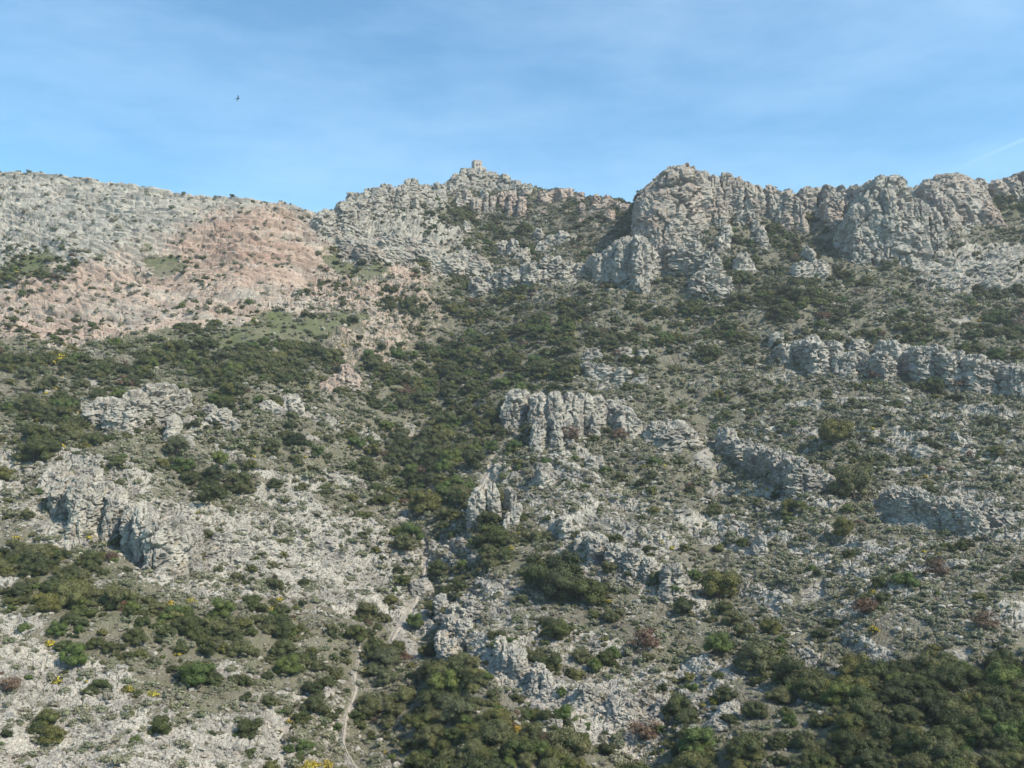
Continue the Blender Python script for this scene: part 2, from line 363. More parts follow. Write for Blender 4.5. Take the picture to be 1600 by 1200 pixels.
def rock_bump(nt, b, vec, scale=1.0):
    v = N(nt, 'ShaderNodeTexVoronoi', feature='DISTANCE_TO_EDGE'); v.inputs['Scale'].default_value = 1.6 / scale; nt.links.new(vec, v.inputs['Vector'])
    e = ramp(nt, v.outputs['Distance'], [(0.0, 0.0), (0.09, 1.0)])
    n = noise(nt, vec, 2.6 / scale, 3, 0.7)
    m = N(nt, 'ShaderNodeMath', operation='MULTIPLY_ADD'); nt.links.new(n, m.inputs[0]); m.inputs[1].default_value = 1.6; nt.links.new(e, m.inputs[2])
    bp = N(nt, 'ShaderNodeBump'); bp.inputs['Strength'].default_value = 0.7; bp.inputs['Distance'].default_value = 0.22 * scale
    nt.links.new(m.outputs[0], bp.inputs['Height']); nt.links.new(bp.outputs[0], b.inputs['Normal'])
    return e
def limestone(name, pink):
    m, nt, b = mat(name); g = N(nt, 'ShaderNodeNewGeometry'); vec = g.outputs['Position']
    cg, cp, _ = rock_colour(nt, vec)
    pn = ramp(nt, noise(nt, vec, 0.09, 4), [(0.35, max(0.0, pink - 0.3)), (0.65, min(1.0, pink + 0.25 if pink > 0 else 0.06))])
    c = mixc(nt, pn, cg, cp)
    st = N(nt, 'ShaderNodeMapping'); st.inputs['Scale'].default_value = (0.9, 0.9, 0.07); nt.links.new(vec, st.inputs['Vector'])
    streak = ramp(nt, noise(nt, st.outputs[0], 1.0, 4, 0.6), [(0.50, 0.0), (0.66, 0.7)])
    c = mixc(nt, streak, c, (0.165, 0.16, 0.15))
    c = mixc(nt, ramp(nt, noise(nt, vec, 0.33, 3, 0.6), [(0.58, 0.0), (0.72, 0.55)]), c, (0.36, 0.285, 0.20))
    rock_bump(nt, b, vec, 1.0); nt.links.new(c, b.inputs['Base Color']); return m
M_GREY = limestone('grey limestone', 0.0); M_WARM = limestone('warm limestone', 0.35); M_PINK = limestone('pink limestone', 0.85)

def ground_material():
    m, nt, b = mat('rocky hillside ground'); g = N(nt, 'ShaderNodeNewGeometry'); vec = g.outputs['Position']
    cg, cp, lum = rock_colour(nt, vec)
    pk = N(nt, 'ShaderNodeMath', operation='MULTIPLY_ADD'); nt.links.new(noise(nt, vec, 0.22, 4, 0.7), pk.inputs[0]); pk.inputs[1].default_value = 0.8
    ph_ = N(nt, 'ShaderNodeMath', operation='MULTIPLY'); nt.links.new(attr(nt, 'pink'), ph_.inputs[0]); ph_.inputs[1].default_value = 0.45; nt.links.new(ph_.outputs[0], pk.inputs[2])
    rockc = mixc(nt, ramp(nt, pk.outputs[0], [(0.43, 0.0), (0.80, 1.0)]), cg, cp); rockc = mixc(nt, attr(nt, 'red'), rockc, RED)
    n1 = noise(nt, vec, 0.6, 5, 0.75); n2 = noise(nt, vec, 0.12, 3)
    soil = mixc(nt, ramp(nt, n2, [(0.4, 0.0), (0.62, 1.0)]), (0.135, 0.12, 0.085), (0.115, 0.115, 0.062))
    soil = mixc(nt, ramp(nt, n1, [(0.35, 0.0), (0.65, 0.7)]), soil, (0.20, 0.19, 0.145))
    # stones show through the thin soil
    k = N(nt, 'ShaderNodeMath', operation='MULTIPLY_ADD'); nt.links.new(attr(nt, 'rock'), k.inputs[0]); k.inputs[1].default_value = 0.75; nt.links.new(n1, k.inputs[2])
    mask = ramp(nt, k.outputs[0], [(0.98, 0.0), (1.13, 1.0)])
    c = mixc(nt, mask, soil, rockc)
    gr = ramp(nt, n1, [(0.3, (0.060, 0.085, 0.024)), (0.6, (0.105, 0.125, 0.045))])
    c = mixc(nt, attr(nt, 'grass'), c, gr)
    c = mixc(nt, attr(nt, 'scree'), c, ramp(nt, n1, [(0.3, (0.22, 0.205, 0.17)), (0.7, (0.38, 0.355, 0.305))]))
    rock_bump(nt, b, vec, 0.8)
    nt.links.new(c, b.inputs['Base Color']); return m
M_GROUND = ground_material()

def leaf_material(name, stops, rough=0.75):
    m, nt, b = mat(name); oi = N(nt, 'ShaderNodeObjectInfo'); g = N(nt, 'ShaderNodeNewGeometry')
    base = ramp(nt, oi.outputs['Random'], stops)
    n = noise(nt, g.outputs['Position'], 0.9, 3)
    h = N(nt, 'ShaderNodeHueSaturation'); nt.links.new(base, h.inputs['Color'])
    nt.links.new(ramp(nt, n, [(0.3, 0.72), (0.7, 1.35)]), h.inputs['Value'])
    nt.links.new(h.outputs[0], b.inputs['Base Color']); b.inputs['Roughness'].default_value = rough
    b.inputs['Specular IOR Level'].default_value = 0.25
    return m
M_DARK = leaf_material('dark evergreen leaves', [(0.0, (0.034, 0.044, 0.017)), (0.22, (0.066, 0.074, 0.024)), (0.42, (0.044, 0.054, 0.022)), (0.6, (0.090, 0.094, 0.040)), (0.78, (0.052, 0.068, 0.021)), (0.95, (0.112, 0.108, 0.032))])
M_FRESH = leaf_material('fresh green leaves', [(0.0, (0.060, 0.090, 0.024)), (0.5, (0.074, 0.105, 0.028)), (1.0, (0.100, 0.120, 0.030))])
M_OLIVE = leaf_material('olive leaves', [(0.0, (0.085, 0.090, 0.035)), (0.4, (0.105, 0.105, 0.045)), (0.7, (0.085, 0.095, 0.050)), (1.0, (0.125, 0.125, 0.040))])
M_SCRUB = leaf_material('grey scrub leaves', [(0.0, (0.150, 0.152, 0.088)), (0.25, (0.205, 0.198, 0.132)), (0.5, (0.125, 0.140, 0.078)), (0.75, (0.200, 0.180, 0.135)), (1.0, (0.165, 0.172, 0.095))])
M_BROWN = leaf_material('dry brown twigs', [(0.0, (0.120, 0.070, 0.045)), (0.5, (0.105, 0.070, 0.050)), (1.0, (0.14, 0.095, 0.06))])
M_YELLOW = leaf_material('yellow blossom', [(0.0, (0.48, 0.36, 0.02)), (0.6, (0.42, 0.36, 0.04)), (1.0, (0.50, 0.30, 0.03))])
M_BARK = leaf_material('bark', [(0.0, (0.10, 0.08, 0.06)), (1.0, (0.14, 0.11, 0.09))])

# ------------------------------------------------------------------ mesh helpers
def mesh_np(name, verts, faces, mats, midx=None, smooth_shade=False):
    me = bpy.data.meshes.new(name)
    verts = np.asarray(verts, np.float32); faces = np.asarray(faces, np.int32); k = faces.shape[1]
    me.vertices.add(len(verts)); me.vertices.foreach_set('co', verts.ravel())
    me.loops.add(faces.size); me.loops.foreach_set('vertex_index', faces.ravel())
    me.polygons.add(len(faces)); me.polygons.foreach_set('loop_start', np.arange(0, faces.size, k, dtype=np.int32))
    for m in (mats if isinstance(mats, (list, tuple)) else [mats]): me.materials.append(m)
    if midx is not None: me.polygons.foreach_set('material_index', np.asarray(midx, np.int32))
    me.polygons.foreach_set('use_smooth', np.full(len(faces), smooth_shade))
    me.update(calc_edges=True); me.validate()
    return me
def link(name, me, parent=None, loc=None, **props):
    o = bpy.data.objects.new(name, me); COL.objects.link(o)
    if loc is not None: o.location = loc
    if parent is not None: o.parent = parent
    for k, v in props.items(): o[k] = v
    return o
def thing(name, loc, label, category, group=None):
    o = link(name, None, None, loc, label=label, category=category, kind='thing')
    o.empty_display_size = 0.5
    if group: o['group'] = group
    return o
def grid_faces(nc, nr, wrap=False):
    i = np.arange(nc if wrap else nc - 1); j = np.arange(nr - 1)
    I, J = np.meshgrid(i, j, indexing='ij'); I2 = (I + 1) % nc
    return np.stack([I * nr + J, I2 * nr + J, I2 * nr + J + 1, I * nr + J + 1], -1).reshape(-1, 4)

me = mesh_np('hillside', P.reshape(-1, 3), grid_faces(NC, NR), M_GROUND)
for nm, arr in (('rock', rocky), ('pink', np.clip(pinkm * (0.92 + 0.7 * (nz2 - .5)), 0, 1)), ('red', np.clip(red * (nz1 - 0.2) * 1.7, 0, 0.75)), ('grass', grass * np.clip(nz2 * 1.5 - 0.15, 0, 1) * 0.9), ('scree', np.maximum(screem, pathm * 0.9))):
    a = me.attributes.new(nm, 'FLOAT', 'POINT'); a.data.foreach_set('value', arr.astype(np.float32).ravel())
link('hillside', me, kind='structure')
print('terrain', round(time.time() - T0, 1))

# ------------------------------------------------------------------ rock masses
def rock_mesh(w, d, H, root, org, pxm, seed, p=6.0, ns=3.2, taper=0.18, roll=0.0, yaw=0.0, lean=0.0, mat_=None, bed=0.5, fis=1.0, rough=1.0):
    """a weathered block w wide, d deep, H high (metres); root = how far it reaches into the ground; pxm = metres per render pixel"""
    r = np.random.default_rng(seed)
    step = pxm * 1.45
    n = int(np.clip(1.35 * (w + d) / step, 22, 120)); mside = int(np.clip((H + root) / step, 12, 90)); mtop = int(np.clip(0.6 * min(w, d) / step, 5, 26))
    th = np.linspace(0, 2 * np.pi, n, endpoint=False); th = th + 0.42 * np.cos(th)       # finer towards the open (-y) side
    c, s = np.cos(th), np.sin(th)
    rr = (np.abs(c) ** ns + np.abs(s) ** ns) ** (-1 / ns)
    ux, uy = rr * c, rr * s
    tz = np.concatenate([np.linspace(-root / H, 0.8, mside, endpoint=False), 0.8 + 0.2 * np.sin(np.linspace(0, np.pi / 2, mtop))])
    tc_ = np.clip(tz, 0, 1)
    k = np.clip(1 - tc_ ** p, 0, 1) ** (1 / 2.2) * (1 - taper * np.clip(tz, -0.6, 1)); k[-1] = 0.0
    ph = r.uniform(0, 6.28, 4)
    ux = ux[:, None] * k[None]; uy = uy[:, None] * k[None]; uz = np.repeat(tz[None], n, 0)
    x = ux * w / 2 + lean * tc_[None] * w + w * 0.07 * np.sin(3 * uz + ph[0]); y = uy * d / 2 + d * 0.05 * np.sin(2.4 * uz + ph[1]) + 0.18 * tc_[None] * min(H, d); z = uz * H
    nx, ny, nz = ux * 2 / w, uy * 2 / d, (np.clip(tc_ - 0.55, 0, 1) * 3.2 / H)[None] + 0 * ux
    ln = np.sqrt(nx ** 2 + ny ** 2 + nz ** 2) + 1e-6; nx, ny, nz = nx / ln, ny / ln, nz / ln
    ox, oy, oz = org
    X_, Y_, Z_ = x + ox + seed * 3.7, y + oy, z + oz
    b = min(w, H * 1.3); q = max(b, 1.5)
    dsp = (fbm(X_ / (0.7 * q), Y_ / (0.7 * q), Z_ / (0.85 * q), 3, seed % 97) - 0.5) * 0.42 * q * rough
    zs = 2.1 if bed < 0.6 else 0.75
    wq = (vnoise(X_ / (0.3 * q), Y_ / (0.3 * q), Z_ / (0.3 * q), 8) - 0.5) * 0.12 * q
    for cs, aa, cc in ((max(min(0.34 * q, 5.0), 5 * pxm), 0.46, 0.34 * fis), (max(min(0.13 * q, 1.7), 2.2 * pxm), 0.6, 0.42)):
        f1_, f2_, ci = worley3((X_ + wq) / cs, Y_ / cs, (Z_ + wq) / (cs * zs), seed % 83)
        dsp += (ci - 0.5) * aa * cs * (0.45 + 0.55 * rough) - cc * cs * (1 - smooth(0, 0.13, f2_ - f1_))
    zb_ = (Z_ + 0.15 * X_ + 2 * dsp) / max(0.16 * H, 2.6 * pxm); fb = zb_ - np.floor(zb_)
    dsp += bed * 0.055 * q * (smooth(0, .7, fb) - smooth(.82, 1, fb) - 0.4)
    dsp += (vnoise(X_ / (2.2 * pxm), Y_ / (2.2 * pxm), Z_ / (2.2 * pxm), 5) - 0.5) * 1.3 * pxm
    dsp *= np.clip(k[None] * 2.5, 0.25, 1) if True else 1
    x, y, z = x + nx * dsp, y + ny * dsp, z + nz * dsp
    if roll:
        x, z = x * math.cos(roll) - z * math.sin(roll), x * math.sin(roll) + z * math.cos(roll)
    if yaw:
        x, y = x * math.cos(yaw) - y * math.sin(yaw), x * math.sin(yaw) + y * math.cos(yaw)
    v = np.stack([x, y, z], -1).reshape(-1, 3)
    return mesh_np('rock', v, grid_faces(n, len(tz), True), mat_ or M_GREY)

SEED = [100]
FEET = []
def outcrop(name, label, category, blocks, material=None, part='buttress', group=None, **kw):
    """blocks: (bearing, top row, foot row, width) each a buttress standing on the hillside, in survey units"""
    b0 = blocks[len(blocks) // 2]
    root = thing(name, at(b0[0], b0[2]), label, category, group)
    org = root.location.copy()
    for bl in blocks:
        SEED[0] += 1
        px, vt, vb, w = bl[:4]; o = dict(kw)
        if len(bl) > 4: o.update(bl[4])
        mt = o.pop('m', material); zp = o.pop('dfac', 1.0); dy = o.pop('dy', 0.0)
        FEET.append((px, vb, w)); base = at(px, vb); yb = base.y
        W = w / F * yb * 1.12; H = max((vb - vt) / F * yb, 0.6)
        D = zp * max(min(H * 1.5, W * 2.2), W * 0.8)
        cy = yb + D * 0.36 + dy
        H = H * cy / yb + (HOR - vb) / F * (cy - yb)
        H = max(H, 0.6)
        yaw = random.uniform(-0.35, 0.35)
        c = Vector(((px - 800) / F * cy, cy, base.z))
        o.setdefault('p', random.uniform(4.5, 8)); o.setdefault('taper', random.uniform(0.1, 0.26))
        me = rock_mesh(W, D, H, 0.35 * H + 1.5, c, yb / F * 1.5625, SEED[0], yaw=yaw, mat_=mt, **o)
        link(part, me, root, c - org)
    return root

G_, W_, K_ = M_GREY, M_WARM, M_PINK
outcrop('summit_crag', 'pale grey rock crown on the summit right under the small stone tower', 'crag',
        [(698, 283, 302, 22), (716, 269, 297, 26), (734, 263, 290, 28, dict(rough=0.5)), (746, 261, 292, 26, dict(rough=0.4, p=9, taper=0.05)), (766, 266, 296, 28), (786, 274, 298, 24), (804, 281, 300, 20), (822, 287, 303, 18)], G_)
outcrop('ridge_crag', 'jagged grey crags on the skyline between the reddish dome and the summit', 'crag',
        [(512, 327, 362, 34), (532, 318, 352, 34), (556, 303, 345, 36), (582, 291, 332, 36), (606, 287, 326, 30), (628, 288, 322, 24), (642, 280, 316, 26), (664, 287, 312, 26), (686, 286, 306, 24)], G_)
outcrop('pinnacle_row', 'pale pinnacles in the shrubs just below the summit tower', 'pinnacles',
        [(716, 300, 324, 14), (728, 295, 324, 14, dict(m=W_)), (742, 306, 334, 20, dict(m=W_)), (757, 291, 332, 15, dict(p=2.6)), (770, 304, 330, 14, dict(m=W_))], G_, part='pinnacle', ns=2.4)
outcrop('pink_crag', 'pinkish crags in the shrubs to the right below the summit tower', 'crag',
        [(786, 297, 324, 18), (800, 296, 330, 20), (814, 306, 336, 14), (820, 295, 309, 12)], K_, ns=2.6)
outcrop('pink_crag', 'pink crags along the ridge crest falling right from the summit', 'crag',
        [(850, 300, 318, 20), (862, 298, 314, 18), (878, 295, 311, 24), (890, 294, 308, 18), (907, 300, 313, 14), (932, 304, 319, 16), (946, 306, 321, 18), (962, 313, 322, 12)], K_, ns=2.6)
outcrop('pink_crag', 'low pink rocks on the shrub slope left of the big right-hand peak', 'rocks',
        [(850, 328, 336, 14), (910, 317, 330, 9), (934, 318, 328, 22), (953, 327, 346, 16), (976, 318, 327, 20), (908, 340, 349, 10), (934, 347, 355, 10)], K_, part='boulder', ns=2.6)
for bx, vt, vb, w, lab in ((728, 344, 361, 14, 'lone grey boulder in the shrubs below the pinnacles under the summit'), (779, 350, 358, 12, 'low rounded grey boulder in the shrubs below the pink crags'),
                           (754, 350, 358, 8, 'small pale boulder between two larger ones below the summit pinnacles')):
    outcrop('boulder', lab, 'boulder', [(bx, vt, vb, w)], G_, part='boulder_body', ns=2.3, p=3.0)
outcrop('pale_outcrop', 'pale rounded outcrop in dark shrubs in the hollow under the summit', 'outcrop', [(787, 375, 396, 18), (800, 373, 398, 18), (812, 386, 402, 20), (824, 386, 399, 12)], G_, ns=2.5, p=3)
outcrop('pale_outcrop', 'pale broken outcrop on the shrub slope left of the big right-hand peak', 'outcrop', [(842, 356, 374, 16), (846, 374, 391, 22), (864, 366, 384, 20), (880, 360, 378, 22), (896, 366, 374, 14)], G_, ns=2.5, p=3)
# inclined slabs under the left skyline crags
sl = []
rs = random.Random(5)
for k in range(30):
    t = rs.random(); px = 535 + 215 * t; lo = 352 + 55 * t; hi = 400 + 30 * t
    vb = lo + (hi - lo) * rs.random(); w = rs.uniform(26, 54)
    sl.append((px, vb - rs.uniform(9, 17), vb, w, dict(roll=-rs.uniform(0.28, 0.5), p=8, ns=4.5, taper=0.05, bed=0.9, m=W_ if rs.random() < 0.3 else G_, dfac=1.2)))
outcrop('slab_slope', 'pale stacked rock slabs tilted down to the right below the skyline crags', 'slabs', sl, G_, part='slab')
outcrop('rock_rib', 'speckled grey rock rib at the head of the gully', 'rock rib', [(748, 432, 460, 34), (774, 424, 456, 38), (802, 416, 450, 38), (830, 410, 444, 36), (860, 398, 437, 48), (888, 406, 433, 36), (910, 412, 428, 22)], G_, p=3.2, ns=2.6, bed=0.8)
outcrop('cliff', 'grey buttress with ledges standing in front of the big right-hand peak', 'cliff',
        [(936, 396, 436, 26), (956, 384, 428, 32), (975, 370, 440, 34), (997, 362, 446, 36, dict(p=4)), (1014, 380, 432, 28)], G_)
outcrop('peak_cliff', 'tall domed grey cliff of the peak right of the summit saddle', 'cliff',
        [(1053, 257, 354, 100, dict(p=3.0, ns=2.5, rough=0.8, dfac=0.7, taper=0.12)), (1004, 302, 360, 24), (1016, 286, 366, 34), (1036, 292, 372, 32), (1018, 326, 376, 28), (1046, 336, 388, 30), (1030, 352, 390, 20), (1096, 284, 346, 34), (1116, 271, 332, 26)], W_, fis=1.2, rough=0.85, bed=0.3)
outcrop('ridge_crag', 'grey towers on the skyline just right of the domed peak', 'crag',
        [(1132, 267, 318, 24), (1150, 278, 332, 22), (1166, 284, 326, 22), (1182, 288, 331, 20), (1202, 290, 332, 24)], W_)
outcrop('crag', 'banded grey crag stepping down below the domed peak', 'crag',
        [(1056, 379, 424, 44), (1084, 380, 428, 40), (1108, 392, 440, 40), (1100, 420, 458, 44, dict(roll=-0.25, bed=1.2)), (1122, 432, 464, 40, dict(roll=-0.3, bed=1.2)), (1070, 352, 380, 22), (1086, 361, 374, 12)], G_, bed=1.0)
outcrop('pinnacle', 'grey two-headed pinnacle in shrubs right of the domed peak', 'pinnacle', [(1134, 350, 385, 22, dict(p=3)), (1122, 370, 386, 10)], G_, part='pinnacle_body')
outcrop('pinnacle', 'stepped grey pinnacle on the shrub slope beneath the right-hand skyline towers', 'pinnacle', [(1160, 330, 352, 26), (1178, 344, 364, 14), (1190, 352, 384, 20, dict(p=3)), (1180, 370, 382, 12)], G_, part='pinnacle_body')
outcrop('crag', 'small grey crag half hidden in shrubs below the stepped pinnacle', 'crag', [(1160, 396, 424, 22), (1172, 408, 424, 16), (1152, 412, 424, 12)], G_)
outcrop('ridge_crag', 'broken row of grey towers on the skyline left of the fluted cliff', 'crag',
        [(1226, 296, 352, 28), (1242, 306, 357, 24), (1258, 292, 332, 26), (1276, 291, 326, 20), (1292, 286, 330, 18, dict(p=3)), (1296, 312, 352, 26), (1318, 286, 334, 20, dict(p=3)), (1336, 290, 330, 26), (1308, 300, 345, 20)], W_)
outcrop('fluted_cliff', 'tall pale fluted cliff on the right-hand ridge with a shadowed left edge', 'cliff',
        [(1388, 273, 400, 104, dict(p=3.6, ns=2.8, rough=0.7, dfac=0.6, taper=0.1)), (1324, 344, 398, 24), (1342, 316, 408, 32), (1364, 298, 410, 30), (1386, 292, 405, 30), (1408, 296, 398, 32), (1432, 306, 392, 30), (1454, 320, 386, 28)], G_, fis=1.3, bed=0.15, rough=0.7)
outcrop('rock_dome', 'smooth rounded grey dome on the skyline right of the fluted cliff', 'rock dome',
        [(1490, 267, 336, 94, dict(p=2.6, ns=2.4)), (1448, 283, 332, 34), (1530, 278, 322, 30), (1474, 306, 362, 34)], W_, p=3.2, ns=2.6, fis=0.6, rough=0.5, bed=0.2)
outcrop('pink_crag', 'small pinkish crag at the foot of the rounded skyline dome', 'crag', [(1512, 314, 340, 30), (1534, 312, 344, 26), (1550, 322, 352, 18)], K_)
outcrop('crag', 'grey crag on the skyline at the right edge', 'crag', [(1558, 283, 310, 24), (1580, 274, 306, 26), (1602, 266, 304, 34), (1630, 262, 304, 36)], W_)
outcrop('crag', 'pointed pale crag in the shrubs left of the fluted cliff foot', 'crag', [(1263, 383, 412, 16, dict(p=2)), (1252, 408, 432, 30), (1276, 406, 434, 38)], G_, p=3)
sl = []
for k in range(26):
    px = rs.uniform(1440, 1600); t = (px - 1440) / 160
    vb = rs.uniform(418 - 24 * t, 455 - 2 * t); w = rs.uniform(26, 56)
    sl.append((px, vb - rs.uniform(7, 13), vb, w, dict(roll=rs.uniform(0.25, 0.42), p=8, ns=4.5, taper=0.05, bed=0.9, dfac=1.2)))
outcrop('slab_slope', 'grey rock slabs tilted up to the right below the right-hand ridge', 'slabs', sl, G_, part='slab')
outcrop('cliff_band', 'long broken grey cliff band crossing the slope at the right', 'cliff band',
        [(1212, 520, 541, 22), (1226, 536, 566, 18), (1248, 530, 576, 28), (1274, 522, 582, 32), (1296, 530, 566, 24), (1306, 552, 582, 20), (1322, 548, 584, 26), (1348, 550, 592, 34), (1376, 546, 594, 34), (1392, 532, 576, 26), (1412, 538, 578, 28),
         (1434, 540, 600, 32), (1466, 540, 610, 40), (1492, 548, 598, 26), (1454, 582, 606, 20), (1522, 556, 612, 38), (1552, 562, 612, 34), (1582, 568, 618, 36), (1612, 574, 626, 40), (1340, 530, 552, 30), (1540, 592, 614, 18)], G_, bed=0.7)
outcrop('cliff', 'grey columned cliff standing alone at mid slope in the centre', 'cliff',
        [(808, 608, 664, 40, dict(taper=0.08)), (842, 612, 662, 28), (866, 611, 688, 32), (890, 611, 682, 32), (912, 614, 672, 30), (932, 618, 664, 30), (846, 654, 702, 30), (866, 652, 694, 18), (884, 656, 692, 22), (924, 642, 682, 20),
         (950, 624, 660, 34), (974, 632, 672, 34), (988, 652, 680, 28)], G_, fis=1.5, bed=0.3, rough=0.7)
outcrop('outcrop', 'low pale outcrop on the right end of the central columned cliff', 'outcrop', [(1024, 657, 692, 34), (1046, 658, 697, 40), (1074, 664, 696, 36)], G_, p=3.2, ns=3.0, bed=0.9)
outcrop('rock_band', 'dark-streaked grey rock band running down right from the central scree chute', 'rock band',
        [(1136, 670, 706, 32), (1162, 684, 726, 34), (1188, 692, 742, 38), (1216, 702, 758, 40), (1246, 712, 768, 44), (1276, 726, 764, 30), (1286, 744, 770, 30)], G_, bed=0.9)
outcrop('rock_band', 'layered grey rock band sloping down toward the right edge', 'rock band',
        [(1402, 760, 796, 38), (1428, 763, 806, 42), (1460, 772, 818, 42), (1490, 780, 830, 42), (1518, 790, 836, 36), (1550, 790, 818, 40, dict(roll=-0.35, bed=1.2)), (1580, 800, 824, 40, dict(roll=-0.35, bed=1.2))], G_, bed=1.1, p=5)
outcrop('rock_pillar', 'free-standing pale rock pillar beside the path in the centre', 'rock pillar',
        [(752, 757, 820, 30, dict(lean=0.1)), (770, 753, 808, 24), (744, 786, 820, 18)], G_, fis=1.3, rough=0.55, bed=0.2)
outcrop('rock_pillar', 'slim split rock pillars right of the large free-standing one', 'rock pillar', [(797, 759, 800, 16), (806, 786, 818, 18), (793, 800, 824, 12)], G_, fis=1.2, rough=0.6, bed=0.2)
outcrop('outcrop', 'white rock hump rising out of shrubs on the left slope', 'outcrop',
        [(160, 624, 662, 40), (188, 620, 670, 34), (212, 610, 676, 40), (240, 598, 672, 40), (264, 600, 652, 34), (288, 606, 640, 30)], G_, bed=0.9, p=4)
outcrop('rock_fin', 'small white rock fin under the white hump on the left', 'rock fin', [(272, 647, 690, 20), (288, 678, 696, 26)], G_)
outcrop('outcrop', 'low white outcrop right of the white hump on the left slope', 'outcrop', [(328, 632, 652, 24), (344, 638, 668, 34), (364, 652, 676, 24)], G_, bed=0.9, p=3)
outcrop('cliff', 'white cliff with deep shadowed flutes on the lower left slope', 'cliff',
        [(102, 738, 800, 34), (126, 744, 826, 34), (152, 752, 840, 36), (180, 762, 852, 36), (206, 786, 864, 32), (230, 792, 888, 36), (262, 806, 894, 48), (294, 816, 886, 38), (140, 728, 770, 40, dict(dy=5)), (80, 728, 772, 30)], G_, fis=1.3, bed=0.3, rough=0.7)
outcrop('boulder', 'big rounded white boulder on the left side of the gully among yellow blooms', 'boulder', [(456, 616, 647, 34, dict(p=3)), (420, 626, 642, 34, dict(p=3))], G_, part='boulder_body', ns=2.6)
outcrop('pink_crag', 'isolated pink rock pile in shrubs above the white boulder', 'crag', [(540, 568, 596, 26), (548, 584, 604, 28), (524, 584, 605, 30), (506, 596, 608, 20)], K_, part='boulder', ns=2.6, p=3)
outcrop('outcrop', 'low grey ledges in shrubs above the central columned cliff', 'outcrop', [(926, 566, 586, 30), (948, 570, 588, 30), (974, 576, 594, 32), (998, 584, 600, 24), (928, 544, 560, 26), (976, 542, 556, 30), (1004, 546, 558, 18)], G_, bed=1.0)
outcrop('outcrop', 'two grey knobs on the spur below the central columned cliff', 'outcrop', [(848, 724, 756, 26), (858, 736, 758, 20), (932, 712, 734, 30)], G_)
outcrop('rock_band', 'broken white ribs on the spur above the large dark bush', 'rock band', [(882, 806, 842, 24), (912, 832, 864, 24), (934, 838, 874, 32), (962, 850, 888, 34), (988, 858, 900, 34), (1014, 872, 906, 26), (1050, 884, 932, 40)], G_, bed=0.9)
outcrop('gully_wall', 'white rock wall with a dark cleft on the right side of the gully', 'rock wall', [(690, 932, 962, 22), (692, 986, 1030, 22), (714, 944, 976, 32), (708, 996, 1034, 26), (738, 938, 962, 28), (702, 962, 1000, 22), (728, 968, 992, 26)], G_, fis=1.4, bed=0.9)
outcrop('rock_rib', 'short vertical white rock ribs on the lower spur right of the gully', 'rock rib', [(782, 998, 1034, 22), (796, 1006, 1048, 22), (812, 1016, 1058, 24), (838, 1038, 1082, 22), (852, 1046, 1082, 20)], G_, fis=1.4)
low = []
for k in range(24):
    px = rs.uniform(840, 1170); t = (px - 840) / 330
    vb = rs.uniform(1085 + 30 * t, 1160 + 15 * t); low.append((px, vb - rs.uniform(14, 30), vb, rs.uniform(22, 44), dict(bed=1.0, roll=-rs.uniform(0, 0.3), p=rs.uniform(3, 6))))
outcrop('rock_slope', 'blocky white rock slope just above the bottom thicket right of centre', 'rock slope', low, G_, part='ledge')
low = []
for k in range(14):
    px = rs.uniform(330, 515); vb = rs.uniform(845, 892); low.append((px, vb - rs.uniform(8, 16), vb, rs.uniform(26, 46), dict(bed=1.0, p=rs.uniform(3, 6), dfac=0.8)))
outcrop('rock_slope', 'low white ledges on the left slope right of the fluted white cliff', 'rock slope', low, G_, part='ledge')
outcrop('boulder', 'pale boulder in the stony gully bed beside the path', 'boulder', [(656, 906, 930, 32, dict(p=3))], G_, part='boulder_body', ns=2.6)
outcrop('boulder', 'pale pointed boulder on the right slope above a leafy green tree', 'boulder', [(1188, 836, 866, 18, dict(p=2.4)), (1180, 850, 868, 14)], G_, part='boulder_body', ns=2.6)
outcrop('boulder', 'white boulder standing alone right of the yellow patch on the right slope', 'boulder', [(1496, 674, 692, 16, dict(p=3)), (1512, 680, 692, 10)], G_, part='boulder_body', ns=2.6)
outcrop('boulder', 'low grey boulder with a long flat top on the right slope', 'boulder', [(1442, 698, 712, 34, dict(p=4))], G_, part='boulder_body', ns=2.6)
outcrop('boulder', 'white boulder beside a round dark bush near the lower track', 'boulder', [(508, 1074, 1092, 14, dict(p=3))], G_, part='boulder_body', ns=2.6)
print('rocks', round(time.time() - T0, 1))

# ------------------------------------------------------------------ tower on the summit
tp = at(745, 262, depth(746, 292) + 4.2)
tower = thing('stone_tower', tp, 'small square stone tower on the summit', 'tower')
tower.rotation_euler = (0, 0, math.radians(24))
def box_mesh(name, x0, x1, y0, y1, z0, z1, m):
    v = [(x, y, z) for x in (x0, x1) for y in (y0, y1) for z in (z0, z1)]
    f = [(0, 1, 3, 2), (4, 6, 7, 5), (0, 4, 5, 1), (2, 3, 7, 6), (0, 2, 6, 4), (1, 5, 7, 3)]
    return mesh_np(name, v, f, m)
mm, nt, b = mat('tower masonry'); g = N(nt, 'ShaderNodeTexCoord')
bk = N(nt, 'ShaderNodeTexBrick'); bk.inputs['Scale'].default_value = 1.6; bk.inputs['Color1'].default_value = (0.42, 0.365, 0.32, 1); bk.inputs['Color2'].default_value = (0.36, 0.32, 0.285, 1); bk.inputs['Mortar'].default_value = (0.30, 0.28, 0.25, 1)
nt.links.new(g.outputs['Object'], bk.inputs['Vector']); nt.links.new(bk.outputs[0], b.inputs['Base Color'])
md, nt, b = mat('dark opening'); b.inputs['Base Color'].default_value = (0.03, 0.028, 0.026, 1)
TW, TH = 4.6, 3.1
